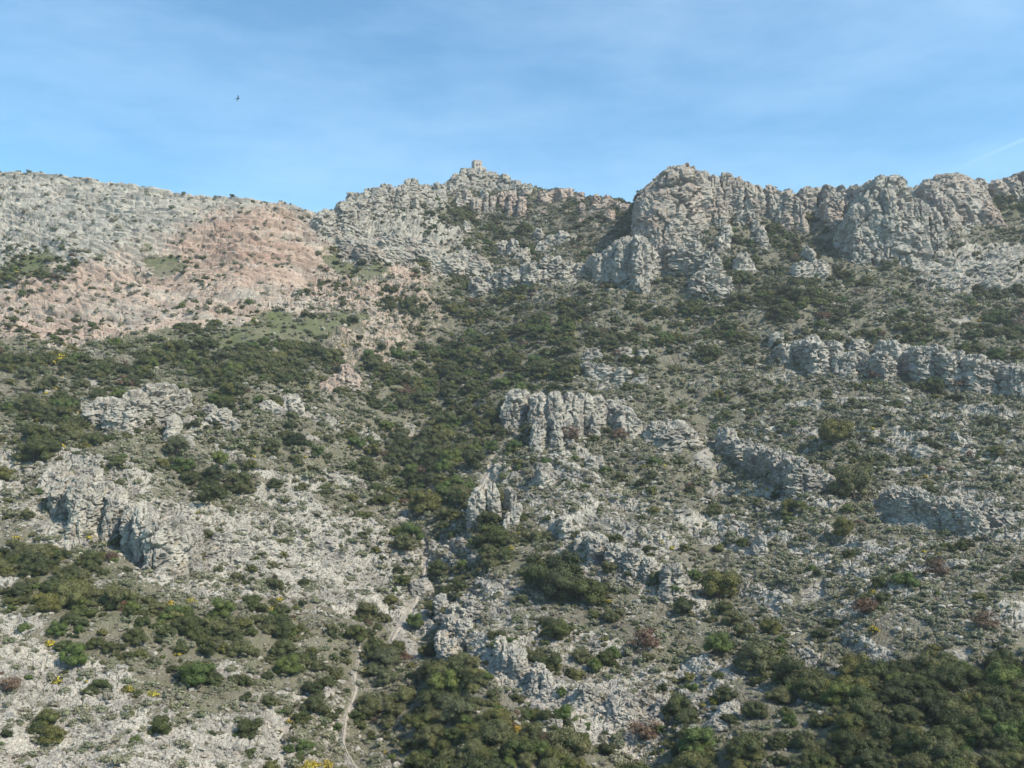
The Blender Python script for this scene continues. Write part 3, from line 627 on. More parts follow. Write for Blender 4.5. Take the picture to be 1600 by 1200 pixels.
# front wall pierced by a door and a low window, the other three walls plain
wall = []
def tb(x0, x1, y0, y1, z0, z1): wall.append((x0, x1, y0, y1, z0, z1))
hw = TW / 2
tb(-hw, -1.25, -hw, -hw + .5, -6.0, TH); tb(-0.35, 0.35, -hw, -hw + .5, -6.0, TH); tb(1.15, hw, -hw, -hw + .5, -6.0, TH)
tb(-1.25, -0.35, -hw, -hw + .5, 1.5, TH); tb(0.35, 1.15, -hw, -hw + .5, 1.75, TH); tb(-1.25, -.35, -hw, -hw + .5, -6.0, 0.05); tb(0.35, 1.15, -hw, -hw + .5, -6.0, 0.75)
tb(-hw, -hw + .5, -hw + .5, hw, -6.0, TH); tb(hw - .5, hw, -hw + .5, hw, -6.0, TH); tb(-hw + .5, hw - .5, hw - .5, hw, -6.0, TH)
vv, ff = [], []
for bx_ in wall:
    o = len(vv); x0, x1, y0, y1, z0, z1 = bx_
    vv += [(x, y, z) for x in (x0, x1) for y in (y0, y1) for z in (z0, z1)]
    ff += [tuple(o + i for i in q) for q in [(0, 1, 3, 2), (4, 6, 7, 5), (0, 4, 5, 1), (2, 3, 7, 6), (0, 2, 6, 4), (1, 5, 7, 3)]]
link('wall', mesh_np('wall', vv, ff, mm), tower)
pv_, pf_ = [], []
for side in range(4):                       # crumbling parapet: courses of uneven height round the roof edge
    for q in range(6):
        a0 = -hw - .1 + (TW + .2) * q / 6; a1 = a0 + (TW + .2) / 6 - 0.01; hh = TH + random.uniform(0.36, 0.5)
        bx_ = [(a0, a1, -hw - .1, -hw + .4), (a0, a1, hw - .4, hw + .1), (-hw - .1, -hw + .4, a0, a1), (hw - .4, hw + .1, a0, a1)][side]
        if side > 1 and q in (0, 5): continue
        o = len(pv_); pv_ += [(x, y, z) for x in bx_[:2] for y in bx_[2:] for z in (TH + .003, hh)]
        pf_ += [tuple(o + i_ for i_ in w_) for w_ in [(0, 1, 3, 2), (4, 6, 7, 5), (0, 4, 5, 1), (2, 3, 7, 6), (0, 2, 6, 4), (1, 5, 7, 3)]]
link('parapet', mesh_np('parapet', pv_, pf_, mm), tower)
link('roof', box_mesh('roof', -hw + .42, hw - .42, -hw + .42, hw - .42, TH - .4, TH - .1, mm), tower)
link('door', box_mesh('door', -1.25, -.35, -hw + .3, -hw + .4, 0.053, 1.497, md), tower)
link('window', box_mesh('window', .35, 1.15, -hw + .3, -hw + .4, .753, 1.747, md), tower)

# ------------------------------------------------------------------ paths and dry-stone wall
mp_, nt, b = mat('worn stony path'); g = N(nt, 'ShaderNodeNewGeometry')
nt.links.new(ramp(nt, noise(nt, g.outputs['Position'], 1.1, 6, 0.7), [(0.3, (0.28, 0.25, 0.20)), (0.55, (0.39, 0.35, 0.29)), (0.8, (0.46, 0.425, 0.36))]), b.inputs['Base Color'])
rock_bump(nt, b, g.outputs['Position'], 0.7)
flatP = P.reshape(-1, 3)
def dense(pts, step):
    out = []
    for (x0, y0), (x1, y1) in zip(pts[:-1], pts[1:]):
        n = max(2, int(math.hypot(x1 - x0, y1 - y0) / step))
        out += [(x0 + (x1 - x0) * k / n, y0 + (y1 - y0) * k / n) for k in range(n)]
    return out + [pts[-1]]
HID = None
def ground_z(x, y):
    i = np.clip(np.searchsorted(cols, x / y * F + 800), 1, NC - 2)
    best = None
    for c_ in (i - 1, i, i + 1):
        j = int(np.argmin((P[c_, :, 0] - x) ** 2 + (P[c_, :, 1] - y) ** 2)); p_ = P[c_, j]
        d_ = (p_[0] - x) ** 2 + (p_[1] - y) ** 2
        if best is None or d_ < best[0]: best = (d_, p_[2])
    return best[1]
for key, (pts, w) in PATHS.items():
    ds = dense(pts, 2.5); ctr = [at(*p_) for p_ in ds]
    # centre line smoothed in plan
    C = np.array([[c.x, c.y] for c in ctr]); 
    for _ in range(3): C[1:-1] = (C[:-2] + C[1:-1] * 2 + C[2:]) / 4
    vv = []
    for k, (x, y) in enumerate(C):
        t = C[min(k + 1, len(C) - 1)] - C[max(k - 1, 0)]; t /= np.linalg.norm(t) + 1e-9; nrm = np.array([-t[1], t[0]])
        half = w * y / F * (0.35 + 0.9 * random.random())
        for s_ in (-1, -0.5, 0, 0.5, 1):
            q = np.array([x, y]) + nrm * half * s_ * random.uniform(.8, 1.15); vv.append((q[0], q[1], ground_z(q[0], q[1]) + 0.2 - 0.3 * abs(s_) ** 3))
    link('path', mesh_np('path', vv, grid_faces(len(C), 5), mp_, smooth_shade=True), kind='structure')

def stone_unit(seed, sub=1):
    import bmesh
    bm = bmesh.new(); bmesh.ops.create_icosphere(bm, subdivisions=sub, radius=0.5)
    v = np.array([x.co[:] for x in bm.verts]); f = np.array([[x.index for x in q.verts] for q in bm.faces]); bm.free()
    r = np.random.default_rng(seed)
    for _ in range(9):      # chop with random planes: angular broken stone
        n = r.normal(size=3); n /= np.linalg.norm(n); d = r.uniform(0.16, 0.36)
        k = v @ n - d; v = v - np.clip(k, 0, None)[:, None] * n
    v *= r.uniform([0.8, 0.8, 0.55], [1.3, 1.2, 0.9]); return v, f
STONES = [stone_unit(k, 2) for k in range(6)]
def wall_run(label, pts, hgt, wid):
    ds = dense(pts, 1.2); vs, fs = [], []; o = 0
    base = at(*pts[len(pts) // 2])
    for kq, (px, v) in enumerate(ds):
        c = at(px, v); gz = ground_z(c.x, c.y) - 0.15
        for lay in range(int(1.2 + 2.6 * (0.5 + 0.5 * math.sin(kq * 0.31 + 2 * math.sin(kq * 0.11))))):
            for side in (-1, 1):
                sv, sf = STONES[random.randrange(6)]
                a = random.uniform(0, 6.28); s = hgt * random.uniform(0.45, 0.75)
                R_ = np.array([[math.cos(a), -math.sin(a), 0], [math.sin(a), math.cos(a), 0], [0, 0, 1]])
                pos = np.array([c.x + random.uniform(-.1, .1), c.y + side * wid * 0.4, gz + hgt * (0.1 + 0.33 * lay)]) - np.array(base)
                vs.append(sv @ R_.T * s + pos); fs.append(sf + o); o += len(sv)
    root = thing('stone_wall', base, label, 'wall')
    link('stones', mesh_np('stones', np.concatenate(vs), np.concatenate(fs), M_GREY), root, kind='stuff')
wall_run('thin pale dry-stone wall running right from the path junction in the gully', [(632, 820), (655, 829), (680, 837), (705, 843), (720, 848), (724, 856)], 0.9, 0.8)
wall_run('short dry-stone wall climbing down the spur beside the free-standing rock pillar', [(724, 858), (732, 866), (741, 878)], 1.2, 1.4)
wall_run('long low dry-stone wall descending right below the large dark bush', [(780, 905), (800, 920), (822, 938), (842, 952), (856, 966), (870, 978), (886, 992), (930, 1008), (965, 1024)], 0.62, 0.8)
print('walls', round(time.time() - T0, 1))

# ------------------------------------------------------------------ plants
def ico(sub):
    import bmesh
    bm = bmesh.new(); bmesh.ops.create_icosphere(bm, subdivisions=sub, radius=1.0)
    v = np.array([x.co[:] for x in bm.verts]); f = np.array([[x.index for x in q.verts] for q in bm.faces]); bm.free(); return v, f
ICO2 = ico(2); ICO1 = ico(1)
def shrub_mesh(name, seed, nl, leaf, lobes, mats, flat=0.7, bloom=0.0, core=0.8, spread=0.34):
    """unit shrub: about 1 wide, base at z = 0; leaf-sized faces gathered in clumps round dense cores"""
    r = np.random.default_rng(seed)
    L = []
    for k in range(lobes):
        a = k * 2.4 + r.uniform(-.5, .5); q = math.sqrt((k + 0.3) / lobes) * spread * r.uniform(.8, 1.2)
        rad = r.uniform(0.55, 1.35) * 0.52 / math.sqrt(lobes) * (1.2 - 0.7 * q)
        L.append((q * math.cos(a), q * math.sin(a), flat * (0.46 - 1.0 * q * q) * r.uniform(.35, 1.2), rad))
    L = np.array(L)
    vs, fs, mi = [], [], []; o = 0
    cv, cf = ICO1 if nl < 900 else ICO2
    for l in L:
        d = 1 + 0.25 * (r.random(len(cv)) - .5)
        v = cv * d[:, None] * l[3] * core; v[:, 2] *= 0.9; v += l[:3]; v[:, 2] = np.maximum(v[:, 2], -0.05)
        vs.append(v); fs.append(np.column_stack([cf, cf[:, 0]])); mi.append(np.zeros(len(cf), int)); o += len(v)
        # skirt down to the ground
    k = r.choice(lobes, nl, p=L[:, 3] ** 2 / (L[:, 3] ** 2).sum())
    d = r.normal(size=(nl, 3)); d[:, 2] = np.abs(d[:, 2]) * 1.0 - 0.35 * (r.random(nl) < .45); d /= np.linalg.norm(d, axis=1, keepdims=True)
    c = L[k, :3] + d * (L[k, 3] * r.uniform(0.7, 1.32, nl))[:, None]
    c[:, 2] = np.maximum(c[:, 2], 0.01)
    n = d + r.normal(size=(nl, 3)) * 0.5; n /= np.linalg.norm(n, axis=1, keepdims=True)
    t = np.cross(n, r.normal(size=(nl, 3))); t /= np.linalg.norm(t, axis=1, keepdims=True) + 1e-9; b = np.cross(n, t)
    s = leaf * r.uniform(0.6, 1.4, nl)[:, None]
    quad = np.stack([c + t * s, c + b * s * .6 + n * s * .15, c - t * s, c - b * s * .6 + n * s * .15], 1).reshape(-1, 3)
    base = sum(len(v) for v in vs)
    q = np.arange(nl * 4).reshape(-1, 4) + base
    m2 = ((r.random(nl) < bloom) & (d[:, 2] > -0.1)).astype(int) if bloom else np.zeros(nl, int)
    off = 0; F_ = []
    for v, f in zip(vs, fs): F_.append(f + off); off += len(v)
    tri = np.concatenate(F_)[:, :3]
    me = bpy.data.meshes.new(name)
    allv = np.concatenate(vs + [quad]).astype(np.float32)
    me.vertices.add(len(allv)); me.vertices.foreach_set('co', allv.ravel())
    loops = np.concatenate([tri.ravel(), q.ravel()]).astype(np.int32)
    me.loops.add(len(loops)); me.loops.foreach_set('vertex_index', loops)
    st = np.concatenate([np.arange(len(tri)) * 3, len(tri) * 3 + np.arange(nl) * 4]).astype(np.int32)
    me.polygons.add(len(st)); me.polygons.foreach_set('loop_start', st)
    for m in mats: me.materials.append(m)
    me.polygons.foreach_set('material_index', np.concatenate([np.zeros(len(tri), int), m2]).astype(np.int32))
    me.update(calc_edges=True)
    return me
HI = {
 'evergreen': [shrub_mesh('evergreen_crown', 10 + k, 6400, 0.0155, 19, [M_DARK], flat=1.05, core=0.80) for k in range(6)],
 'fresh': [shrub_mesh('green_crown', 30 + k, 6000, 0.0155, 17, [M_FRESH], flat=1.1, core=0.80) for k in range(3)],
 'olive': [shrub_mesh('olive_crown', 40 + k, 5600, 0.0155, 18, [M_OLIVE], flat=0.95, core=0.76) for k in range(4)],
 'brown': [shrub_mesh('dry_crown', 50 + k, 2200, 0.017, 18, [M_BROWN], flat=0.9, core=0.45) for k in range(3)],
 'bloom': [shrub_mesh('blossom_crown', 60 + k, 700, 0.045, 7, [M_OLIVE, M_YELLOW], flat=0.8, bloom=0.62, core=0.75) for k in range(3)],
}
LO = {
 'evergreen': [shrub_mesh('evergreen_crown_small', 110 + k, 620, 0.042, 14, [M_DARK], flat=0.9, core=0.75) for k in range(6)],
 'fresh': [shrub_mesh('green_crown_small', 130 + k, 620, 0.042, 13, [M_FRESH], flat=0.95, core=0.75) for k in range(3)],
 'olive': [shrub_mesh('olive_crown_small', 140 + k, 560, 0.044, 13, [M_OLIVE], flat=0.8, core=0.7) for k in range(4)],
 'brown': [shrub_mesh('dry_crown_small', 150 + k, 380, 0.05, 8, [M_BROWN], flat=0.85, core=0.6) for k in range(3)],
 'bloom': [shrub_mesh('blossom_crown_small', 160 + k, 300, 0.07, 6, [M_OLIVE, M_YELLOW], flat=0.8, bloom=0.6, core=0.75) for k in range(3)],
 'scrub': [shrub_mesh('scrub_tuft', 170 + k, 150, 0.085, 5, [M_SCRUB], flat=0.75, core=0.7) for k in range(6)],
}
def stem_mesh(seed, n=5):
    r = np.random.default_rng(seed); vs, fs = [], []
    for k in range(n):
        a = r.uniform(0, 6.28); q = r.uniform(.08, .24); p0 = np.array([0.03 * math.cos(a), 0.03 * math.sin(a), -0.15]); p2 = np.array([q * math.cos(a), q * math.sin(a), r.uniform(.3, .45)])
        p1 = (p0 + p2) / 2 + np.array([r.uniform(-.04, .04), r.uniform(-.04, .04), 0]); o = len(vs)
        for p_, rad in ((p0, .014), (p1, .010), (p2, .004)):
            for j in range(6): vs.append(p_ + rad * np.array([math.cos(j * 1.0472), math.sin(j * 1.0472), 0]))
        for lv_ in range(2):
            for j in range(6): fs.append((o + lv_ * 6 + j, o + lv_ * 6 + (j + 1) % 6, o + lv_ * 6 + 6 + (j + 1) % 6, o + lv_ * 6 + 6 + j))
    return mesh_np('stems', vs, fs, M_BARK)
STEMS = [stem_mesh(k) for k in range(4)]

NAMES = {'evergreen': 'evergreen_shrub', 'fresh': 'bright_green_shrub', 'olive': 'olive_green_shrub', 'brown': 'dry_shrub', 'bloom': 'yellow_flowering_shrub'}
def place_shrub(kind, pos, size, label, group=None, parts=False, hi=True, stretch=1.0, tall=1.0):
    me = random.choice((HI if hi else LO)[kind]); nm = NAMES[kind]
    if parts:
        o = thing(nm, pos, label, 'shrub', group)
        link('crown', me, o); link('stems', random.choice(STEMS), o)
    else:
        o = link(nm, me, None, pos, label=label, category='shrub', kind='thing')
        if group: o['group'] = group
    o.rotation_euler = (0, 0, random.uniform(0, 6.28) if stretch == 1.0 else random.uniform(-.3, .3))
    o.scale = (size * stretch, size, size * tall * random.uniform(.9, 1.1)); return o
SINGLE = [  # bearing, foot row, width in survey units, kind, label
 (848, 930, 62, 'evergreen', 'left lump of the wide dark thicket below the central spur'), (884, 918, 74, 'evergreen', 'upper lump of the wide dark thicket below the central spur'),
 (880, 945, 70, 'evergreen', 'middle lump of the wide dark thicket below the central spur'), (920, 950, 62, 'evergreen', 'right lump of the wide dark thicket below the central spur'),
 (1126, 1028, 46, 'fresh', 'rounded bright green bush on open stony ground right of the spur'), (1012, 1022, 50, 'brown', 'reddish brown bush on the stony slope right of the long wall'),
 (1128, 945, 66, 'evergreen', 'tall leafy dark green bush in the small ravine right of the spur'), (1146, 980, 36, 'evergreen', 'round dark bush just below the tall leafy one in the ravine'),
 (1088, 906, 26, 'fresh', 'small bright green bush beside the tall leafy one in the ravine'), (1056, 934, 30, 'fresh', 'low bright green bush under the white ribs of the spur'),
 (1358, 960, 44, 'brown', 'reddish brown bush in the middle of the grey stony right slope'), (1470, 900, 42, 'brown', 'brown bush with dark base on the upper right stony slope'),
 (1546, 985, 44, 'brown', 'brown bush close to the right edge above the corner thicket'), (1324, 842, 40, 'evergreen', 'round dark bush alone on the grey slope below the layered rock band'),
 (1336, 785, 70, 'olive', 'large yellowish green bush between the two rock bands on the right'), (1310, 700, 62, 'evergreen', 'wide dark bush above the rock band on the right slope'),
 (1188, 1052, 70, 'olive', 'large brownish olive bush above the corner thicket'), (1246, 1076, 60, 'evergreen', 'dark green bush right of the large brownish olive one'),
 (640, 848, 44, 'fresh', 'green bush beside the path junction in the gully'), (628, 872, 40, 'evergreen', 'green bush left of the path below the junction'), (684, 905, 36, 'evergreen', 'dark bush right of the path in the gully'),
 (630, 918, 24, 'evergreen', 'grey-green bush left of the path above the pale gully boulder'), (648, 985, 30, 'fresh', 'bright green round bush on the stony gully bed'), (668, 1030, 36, 'evergreen', 'dark upright bush against the gully wall'),
 (486, 1090, 34, 'evergreen', 'round dark bush beside a white boulder left of the lower track'), (527, 1142, 17, 'fresh', 'small bright green bush touching the lower track'),
 (660, 808, 62, 'evergreen', 'wide dark bush at the top of the path in the gully'), (768, 856, 56, 'evergreen', 'dark bush under the free-standing rock pillar'), (740, 732, 44, 'evergreen', 'rounded dark bush left of the upper scree path'),
 (768, 710, 26, 'fresh', 'green bush at the top of the upper scree path'), (1010, 1160, 56, 'brown', 'brown bush on the white rock slope near the bottom edge'), (10, 1085, 40, 'brown', 'brown bush at the left edge on white stones'),
 (460, 706, 40, 'evergreen', 'dark bush on the stony left slope below the big white boulder'), (546, 684, 20, 'evergreen', 'small round dark bush by itself left of the gully'), (42, 728, 56, 'evergreen', 'broad dark bush left of the fluted white cliff top'),
 (362, 307, 9, 'evergreen', 'single bush on the skyline of the reddish dome'), (394, 315, 8, 'evergreen', 'smaller bush on the skyline right of the single one'),
 (270, 715, 44, 'olive', 'low olive bush above the white cliff on the left'), (330, 760, 40, 'evergreen', 'dark bush right above the lower left white cliff'), (326, 798, 46, 'evergreen', 'dark bush on white rubble right of the fluted cliff'),
 (300, 1076, 60, 'fresh', 'rounded green bush at the lower edge of the left thicket'), (110, 1044, 48, 'fresh', 'green bush at the lower left end of the left thicket'),
 (556, 1004, 38, 'evergreen', 'dark bush above the lower track bend'), (890, 690, 40, 'brown', 'rust brown bush at the foot of the central columned cliff'), (968, 688, 30, 'brown', 'rust brown bush under the right end of the central columned cliff'),
 (1372, 592, 34, 'brown', 'rust brown bush at the foot of the long cliff band'), (1500, 612, 40, 'brown', 'rust brown bush below the right part of the long cliff band'),
 (90, 572, 22, 'bloom', 'yellow blooming bush near the left edge above the white hump'), (1338, 990, 0, '', ''), (1368, 992, 16, 'bloom', 'bright yellow bush below the reddish brown one on the right slope'),
 (298, 943, 16, 'bloom', 'bright yellow bush left of the round dark one on the left slope'), (806, 1150, 20, 'bloom', 'yellow bush at the top edge of the bottom thicket in the centre'),
]
for px, v, w, kd, lab in SINGLE:
    if w == 0: continue
    p_ = at(px, v); p_ = p_ + Vector((0, 0.25 * w / F * p_.y, 0)); p_.z = ground_z(p_.x, p_.y) - 0.15
    place_shrub(kd, p_, w / F * p_.y * 1.15, lab, parts=True, tall=1.0)

# scatter over the hillside
vis = ~BEHIND & (PX > -60) & (PX < 1660) & (V < 1270) & (V > 240)
area = np.linalg.norm(np.cross(np.gradient(P, axis=0), np.gradient(P, axis=1)), axis=-1)
clump = fbm(X / 8, Y / 8, Z / 8, 3, 201); clump2 = fbm(X / 3.0, Y / 3.0, Z / 3.0, 2, 203)
covn = cover_at(PX, V)
c_eff = np.clip(covn * 1.0 + (clump - 0.5) * 2.3 * np.minimum(covn * 2, 1) * (covn < 0.85) + 0.02, 0.0, 0.95)
c_eff *= 1 - 0.5 * layer * (covn < 0.75)
c_eff *= 1 - 0.26 * smooth(820, 980, PX) * smooth(540, 620, V) * (1 - smooth(1030, 1070, V))
c_eff *= (1 - np.clip(pathclear * 1.2 + screem, 0, 1))
for (bx0, bx1, bv0, bv1) in ((720, 775, 240, 268),): c_eff[(PX > bx0) & (PX < bx1) & (V < bv1)] = 0
idx = np.flatnonzero(vis.ravel())
Pf = P.reshape(-1, 3); pxf = PX.ravel(); vf_ = V.ravel(); nf = Nn.reshape(-1, 3)
def scatter(dens, seed):
    r = np.random.default_rng(seed)
    w = (dens * area).ravel()[idx]; n = r.poisson(w)
    k = np.repeat(idx, n)
    j = r.uniform(-.5, .5, (len(k), 2)); i0 = k // NR; j0 = k % NR
    i1 = np.clip(i0 + np.where(j[:, 0] > 0, 1, -1), 0, NC - 1); j1 = np.clip(j0 + np.where(j[:, 1] > 0, 1, -1), 0, NR - 1)
    p = Pf[k] + (P[i1, j0] - Pf[k]) * np.abs(j[:, :1]) + (P[i0, j1] - Pf[k]) * np.abs(j[:, 1:])
    return k, p, r
# shrubs
c_eff = np.where(covn < 0.55, c_eff * np.where(V > 640, 0.80, 0.95), c_eff) * np.where(covn < 0.17, 0.25, 1.0)
k, p, r = scatter(-np.log(1 - np.clip(c_eff, 0, .95)) / 4.2, 1)
thin = np.where((pxf[k] > 1150) & (vf_[k] > 1040), 0.55, np.where(c_eff.ravel()[k] > 0.72, 0.9, 1.0))
keep_ = r.random(len(k)) < thin; k, p = k[keep_], p[keep_]
n = len(k)
dens_here = c_eff.ravel()[k]
size = np.clip(r.lognormal(0.46, 0.55, n), 0.6, 4.8) * (0.70 + 0.75 * dens_here) * np.where(vf_[k] > 820, 0.86, 1.0)
corner = (pxf[k] > 1150) & (vf_[k] > 1040)
size = np.where(corner, np.clip(size * 1.35, 1.5, 4.4), size)
size = np.where((pxf[k] < 540) & (vf_[k] < 530), np.minimum(size, 3.4), size)
u = r.random(n); reg = fbm(p[:, 0] / 18, p[:, 1] / 18, p[:, 2] / 18, 2, 300)
kind = np.where(u < 0.60, 0, np.where(u < 0.70 + (reg - .5) * 0.3, 1, np.where(u < 0.945, 2, np.where(u < 0.965, 3, 4))))
yellowish = ((pxf[k] < 130) & (vf_[k] > 540) & (vf_[k] < 690)) | ((pxf[k] > 420) & (pxf[k] < 580) & (vf_[k] > 590) & (vf_[k] < 720)) | ((pxf[k] < 560) & (vf_[k] > 880))
kind = np.where(yellowish & (r.random(n) < 0.05), 4, kind)
kind = np.where(corner & (kind >= 3), 0, kind)
size = np.where(kind == 4, np.minimum(size, 1.7) * 0.8, size)
KEYS = ['evergreen', 'fresh', 'olive', 'brown', 'bloom']
appar = size / p[:, 1]
CAP = {0: 296 - 26, 1: 200, 2: 260, 3: 60, 4: 110}
def zone(px, v):
    """where a shrub stands, by landmarks one can find"""
    if px > 1150 and v > 1040:
        a = 'upper fringe' if v < 1090 else 'heart' if v < 1145 else 'bottom edge'
        b = 'left end' if px < 1300 else 'middle' if px < 1450 else 'right end'
        return 'at the %s of the lower right thicket, %s' % (a, b)
    if 540 < px <= 1150 and v > 1080:
        b = 'beside the lower track' if px < 650 else 'under the gully wall' if px < 780 else 'under the short rock ribs' if px < 900 else 'under the blocky rock slope'
        return 'in the bottom edge thicket ' + b if v > 1130 else 'on the bottom thicket fringe ' + b
    if 520 < px <= 720 and v > 960: return 'in the gully beside the lower track' if v > 1030 else 'beside the gully scree above the lower track'
    if px <= 520 and v > 1075:
        return 'on lower left white stones ' + ('near the left edge' if px < 170 else 'below the left thicket' if px < 360 else 'left of the lower track')
    if px <= 520 and v > 880:
        a = 'upper' if v < 950 else 'lower'
        return 'in the %s half of the left thicket %s' % (a, 'near the left edge' if px < 130 else 'under the fluted cliff' if px < 300 else 'towards the gully')
    if px <= 520 and v > 690:
        return 'on the left slope ' + ('left of the fluted white cliff' if px < 110 else 'around the fluted white cliff' if px < 320 else 'right of the fluted white cliff')
    if px <= 520:
        if v < 500: return 'on the bare rock of the reddish dome'
        return 'under the reddish dome ' + ('near the left edge' if px < 140 else 'around the white hump' if px < 320 else 'above the big white boulder')
    if 520 < px <= 800 and v > 690:
        return 'in the gully above the path junction' if v < 800 else 'in the gully around the path junction' if v < 880 else 'beside the path below the junction'
    if px <= 1110 and v > 690:
        return 'on the spur ' + ('under the central columned cliff' if v < 800 else 'around the broken white ribs' if v < 920 else 'between the long wall and the ravine' if px > 900 else 'below the long low wall')
    if px > 1110 and v > 840:
        return 'on the lower right stony slope ' + ('beside the ravine' if px < 1250 else 'in its middle' if px < 1430 else 'near the right edge')
    if px > 1110 and v > 610:
        return 'on the right slope ' + ('by the scree chute' if px < 1230 else 'between the two rock bands' if px < 1400 else 'under the long cliff band')
    if v > 480: return 'on the wooded slope ' + ('at the head of the gully' if px < 800 else 'above the central columned cliff' if px < 1130 else 'above the long cliff band')
    return 'on high ground ' + ('under the summit tower' if px < 980 else 'under the right-hand ridge')
DESC = ['dark evergreen shrub', 'bright green shrub', 'olive green shrub', 'dry brown shrub', 'yellow flowering shrub']
indiv = np.zeros(n, bool)
inframe = (pxf[k] > -5) & (pxf[k] < 1605) & (vf_[k] < 1205)
# near ones only count when nothing stands in front of them
zb_here = zb[np.clip(vf_[k].astype(int), 0, GH - 1), np.clip(pxf[k].astype(int) + 50, 0, GW - 1)]
inframe &= p[:, 1] < zb_here * 1.03 + 1
for kk in range(5):
    c_ = np.flatnonzero((kind == kk) & inframe); c_ = c_[np.argsort(-appar[c_])][:CAP[kk]]
    indiv[c_] = True
for q in np.flatnonzero(indiv):
    ph = zone(pxf[k[q]], vf_[k[q]])
    w_px = appar[q] * F
    siz = 'large ' if w_px > 46 else '' if w_px > 26 else 'small '
    place_shrub(KEYS[kind[q]], Vector(p[q]) - Vector((0, 0, 0.12 * size[q])), float(size[q]) * 1.1, siz + DESC[kind[q]] + ' ' + ph, siz + DESC[kind[q]] + 's ' + ph, parts=False, hi=w_px > 17, tall=random.uniform(.85, 1.1))
print('shrubs', n, int(indiv.sum()), round(time.time() - T0, 1))

# the uncountable rest: one object each, instanced on points
def stuff_cloud(name, pts, scl, eul, which, meshes, label, category):
    src = bpy.data.collections.new(name + '_sources')
    for q, m in enumerate(meshes):
        o = bpy.data.objects.new('%s_source_%02d' % (name, q), m); src.objects.link(o)
    me = bpy.data.meshes.new(name); me.vertices.add(len(pts)); me.vertices.foreach_set('co', np.asarray(pts, np.float32).ravel())
    a = me.attributes.new('scl', 'FLOAT_VECTOR', 'POINT'); a.data.foreach_set('vector', np.asarray(scl, np.float32).ravel())
    a = me.attributes.new('eul', 'FLOAT_VECTOR', 'POINT'); a.data.foreach_set('vector', np.asarray(eul, np.float32).ravel())
    a = me.attributes.new('which', 'INT', 'POINT'); a.data.foreach_set('value', np.asarray(which, np.int32))
    o = link(name, me, kind='stuff', label=label, category=category)
    ng = bpy.data.node_groups.new(name + '_nodes', 'GeometryNodeTree')
    ng.interface.new_socket('Geometry', in_out='INPUT', socket_type='NodeSocketGeometry'); ng.interface.new_socket('Geometry', in_out='OUTPUT', socket_type='NodeSocketGeometry')
    nd = ng.nodes; gi = nd.new('NodeGroupInput'); go = nd.new('NodeGroupOutput'); iop = nd.new('GeometryNodeInstanceOnPoints')
    ci = nd.new('GeometryNodeCollectionInfo'); ci.inputs['Collection'].default_value = src; ci.inputs['Separate Children'].default_value = True; ci.inputs['Reset Children'].default_value = True
    iop.inputs['Pick Instance'].default_value = True
    def na(nm, ty):
        q = nd.new('GeometryNodeInputNamedAttribute'); q.data_type = ty; q.inputs['Name'].default_value = nm; return q.outputs['Attribute']
    er = nd.new('FunctionNodeEulerToRotation'); ng.links.new(na('eul', 'FLOAT_VECTOR'), er.inputs[0])
    ng.links.new(gi.outputs[0], iop.inputs['Points']); ng.links.new(ci.outputs[0], iop.inputs['Instance'])
    ng.links.new(na('which', 'INT'), iop.inputs['Instance Index']); ng.links.new(er.outputs[0], iop.inputs['Rotation']); ng.links.new(na('scl', 'FLOAT_VECTOR'), iop.inputs['Scale'])
    ng.links.new(iop.outputs[0], go.inputs[0])
    md = o.modifiers.new('scatter', 'NODES'); md.node_group = ng
    return o
rest = ~indiv
allm = []; start = {}
for key in KEYS:
    start[key] = len(allm); allm += LO[key]
start_hi = {}
for key in KEYS:
    start_hi[key] = len(allm); allm += HI[key]
wh = np.zeros(n, int)
for kk, key in enumerate(KEYS): wh = np.where(kind == kk, start[key] + r.integers(0, len(LO[key]), n), wh)
for kk, key in enumerate(KEYS): wh = np.where((kind == kk) & (appar * F > 20), start_hi[key] + r.integers(0, len(HI[key]), n), wh)
sc = size[:, None] * 1.1 * r.uniform([.9, .9, .75], [1.2, 1.1, 1.1], (n, 3)); eu = np.zeros((n, 3)); eu[:, 2] = r.uniform(0, 6.28, n)
stuff_cloud('scrub_vegetation', (p - np.array([0, 0, 1.0]) * 0.12 * size[:, None])[rest], sc[rest], eu[rest], wh[rest], allm, 'mass of mixed green shrubs covering the slopes', 'scrub')
# low grey scrub and grass tufts between the stones
lowd = np.clip(0.34 + (clump2 - 0.5) * 1.7 + 0.04 * rightgrey, 0.03, 1.1) * (1 - 0.85 * steep) * (1 - np.clip(pathm * 1.3 + screem, 0, 1)) * (1 - 0.45 * whiteleft - 0.25 * whitelow) * (1 - 0.6 * pinkspur) * (1 - 0.35 * np.maximum(whitespur, spurup)) * (1 - 0.4 * (c_eff > 0.6))
nearw = np.clip(160.0 / Y, 0.5, 1.4)
k2, p2, r2 = scatter(lowd * 1.55 * nearw * (1 - 0.45 * layer), 2)
s2 = np.clip(r2.lognormal(-0.12, 0.42, len(k2)), 0.35, 2.0) * np.clip(p2[:, 1] / 150, 0.85, 1.5)
e2 = np.zeros((len(k2), 3)); e2[:, 2] = r2.uniform(0, 6.28, len(k2))
w2 = r2.integers(0, 6, len(k2))
stuff_cloud('ground_scrub', p2 - np.array([0, 0, 1.0]) * 0.08 * s2[:, None], s2[:, None] * r2.uniform([1, 1, .7], [1.2, 1.2, 1.1], (len(k2), 3)), e2, w2, LO['scrub'], 'low grey green scrub tufts between the stones', 'scrub')
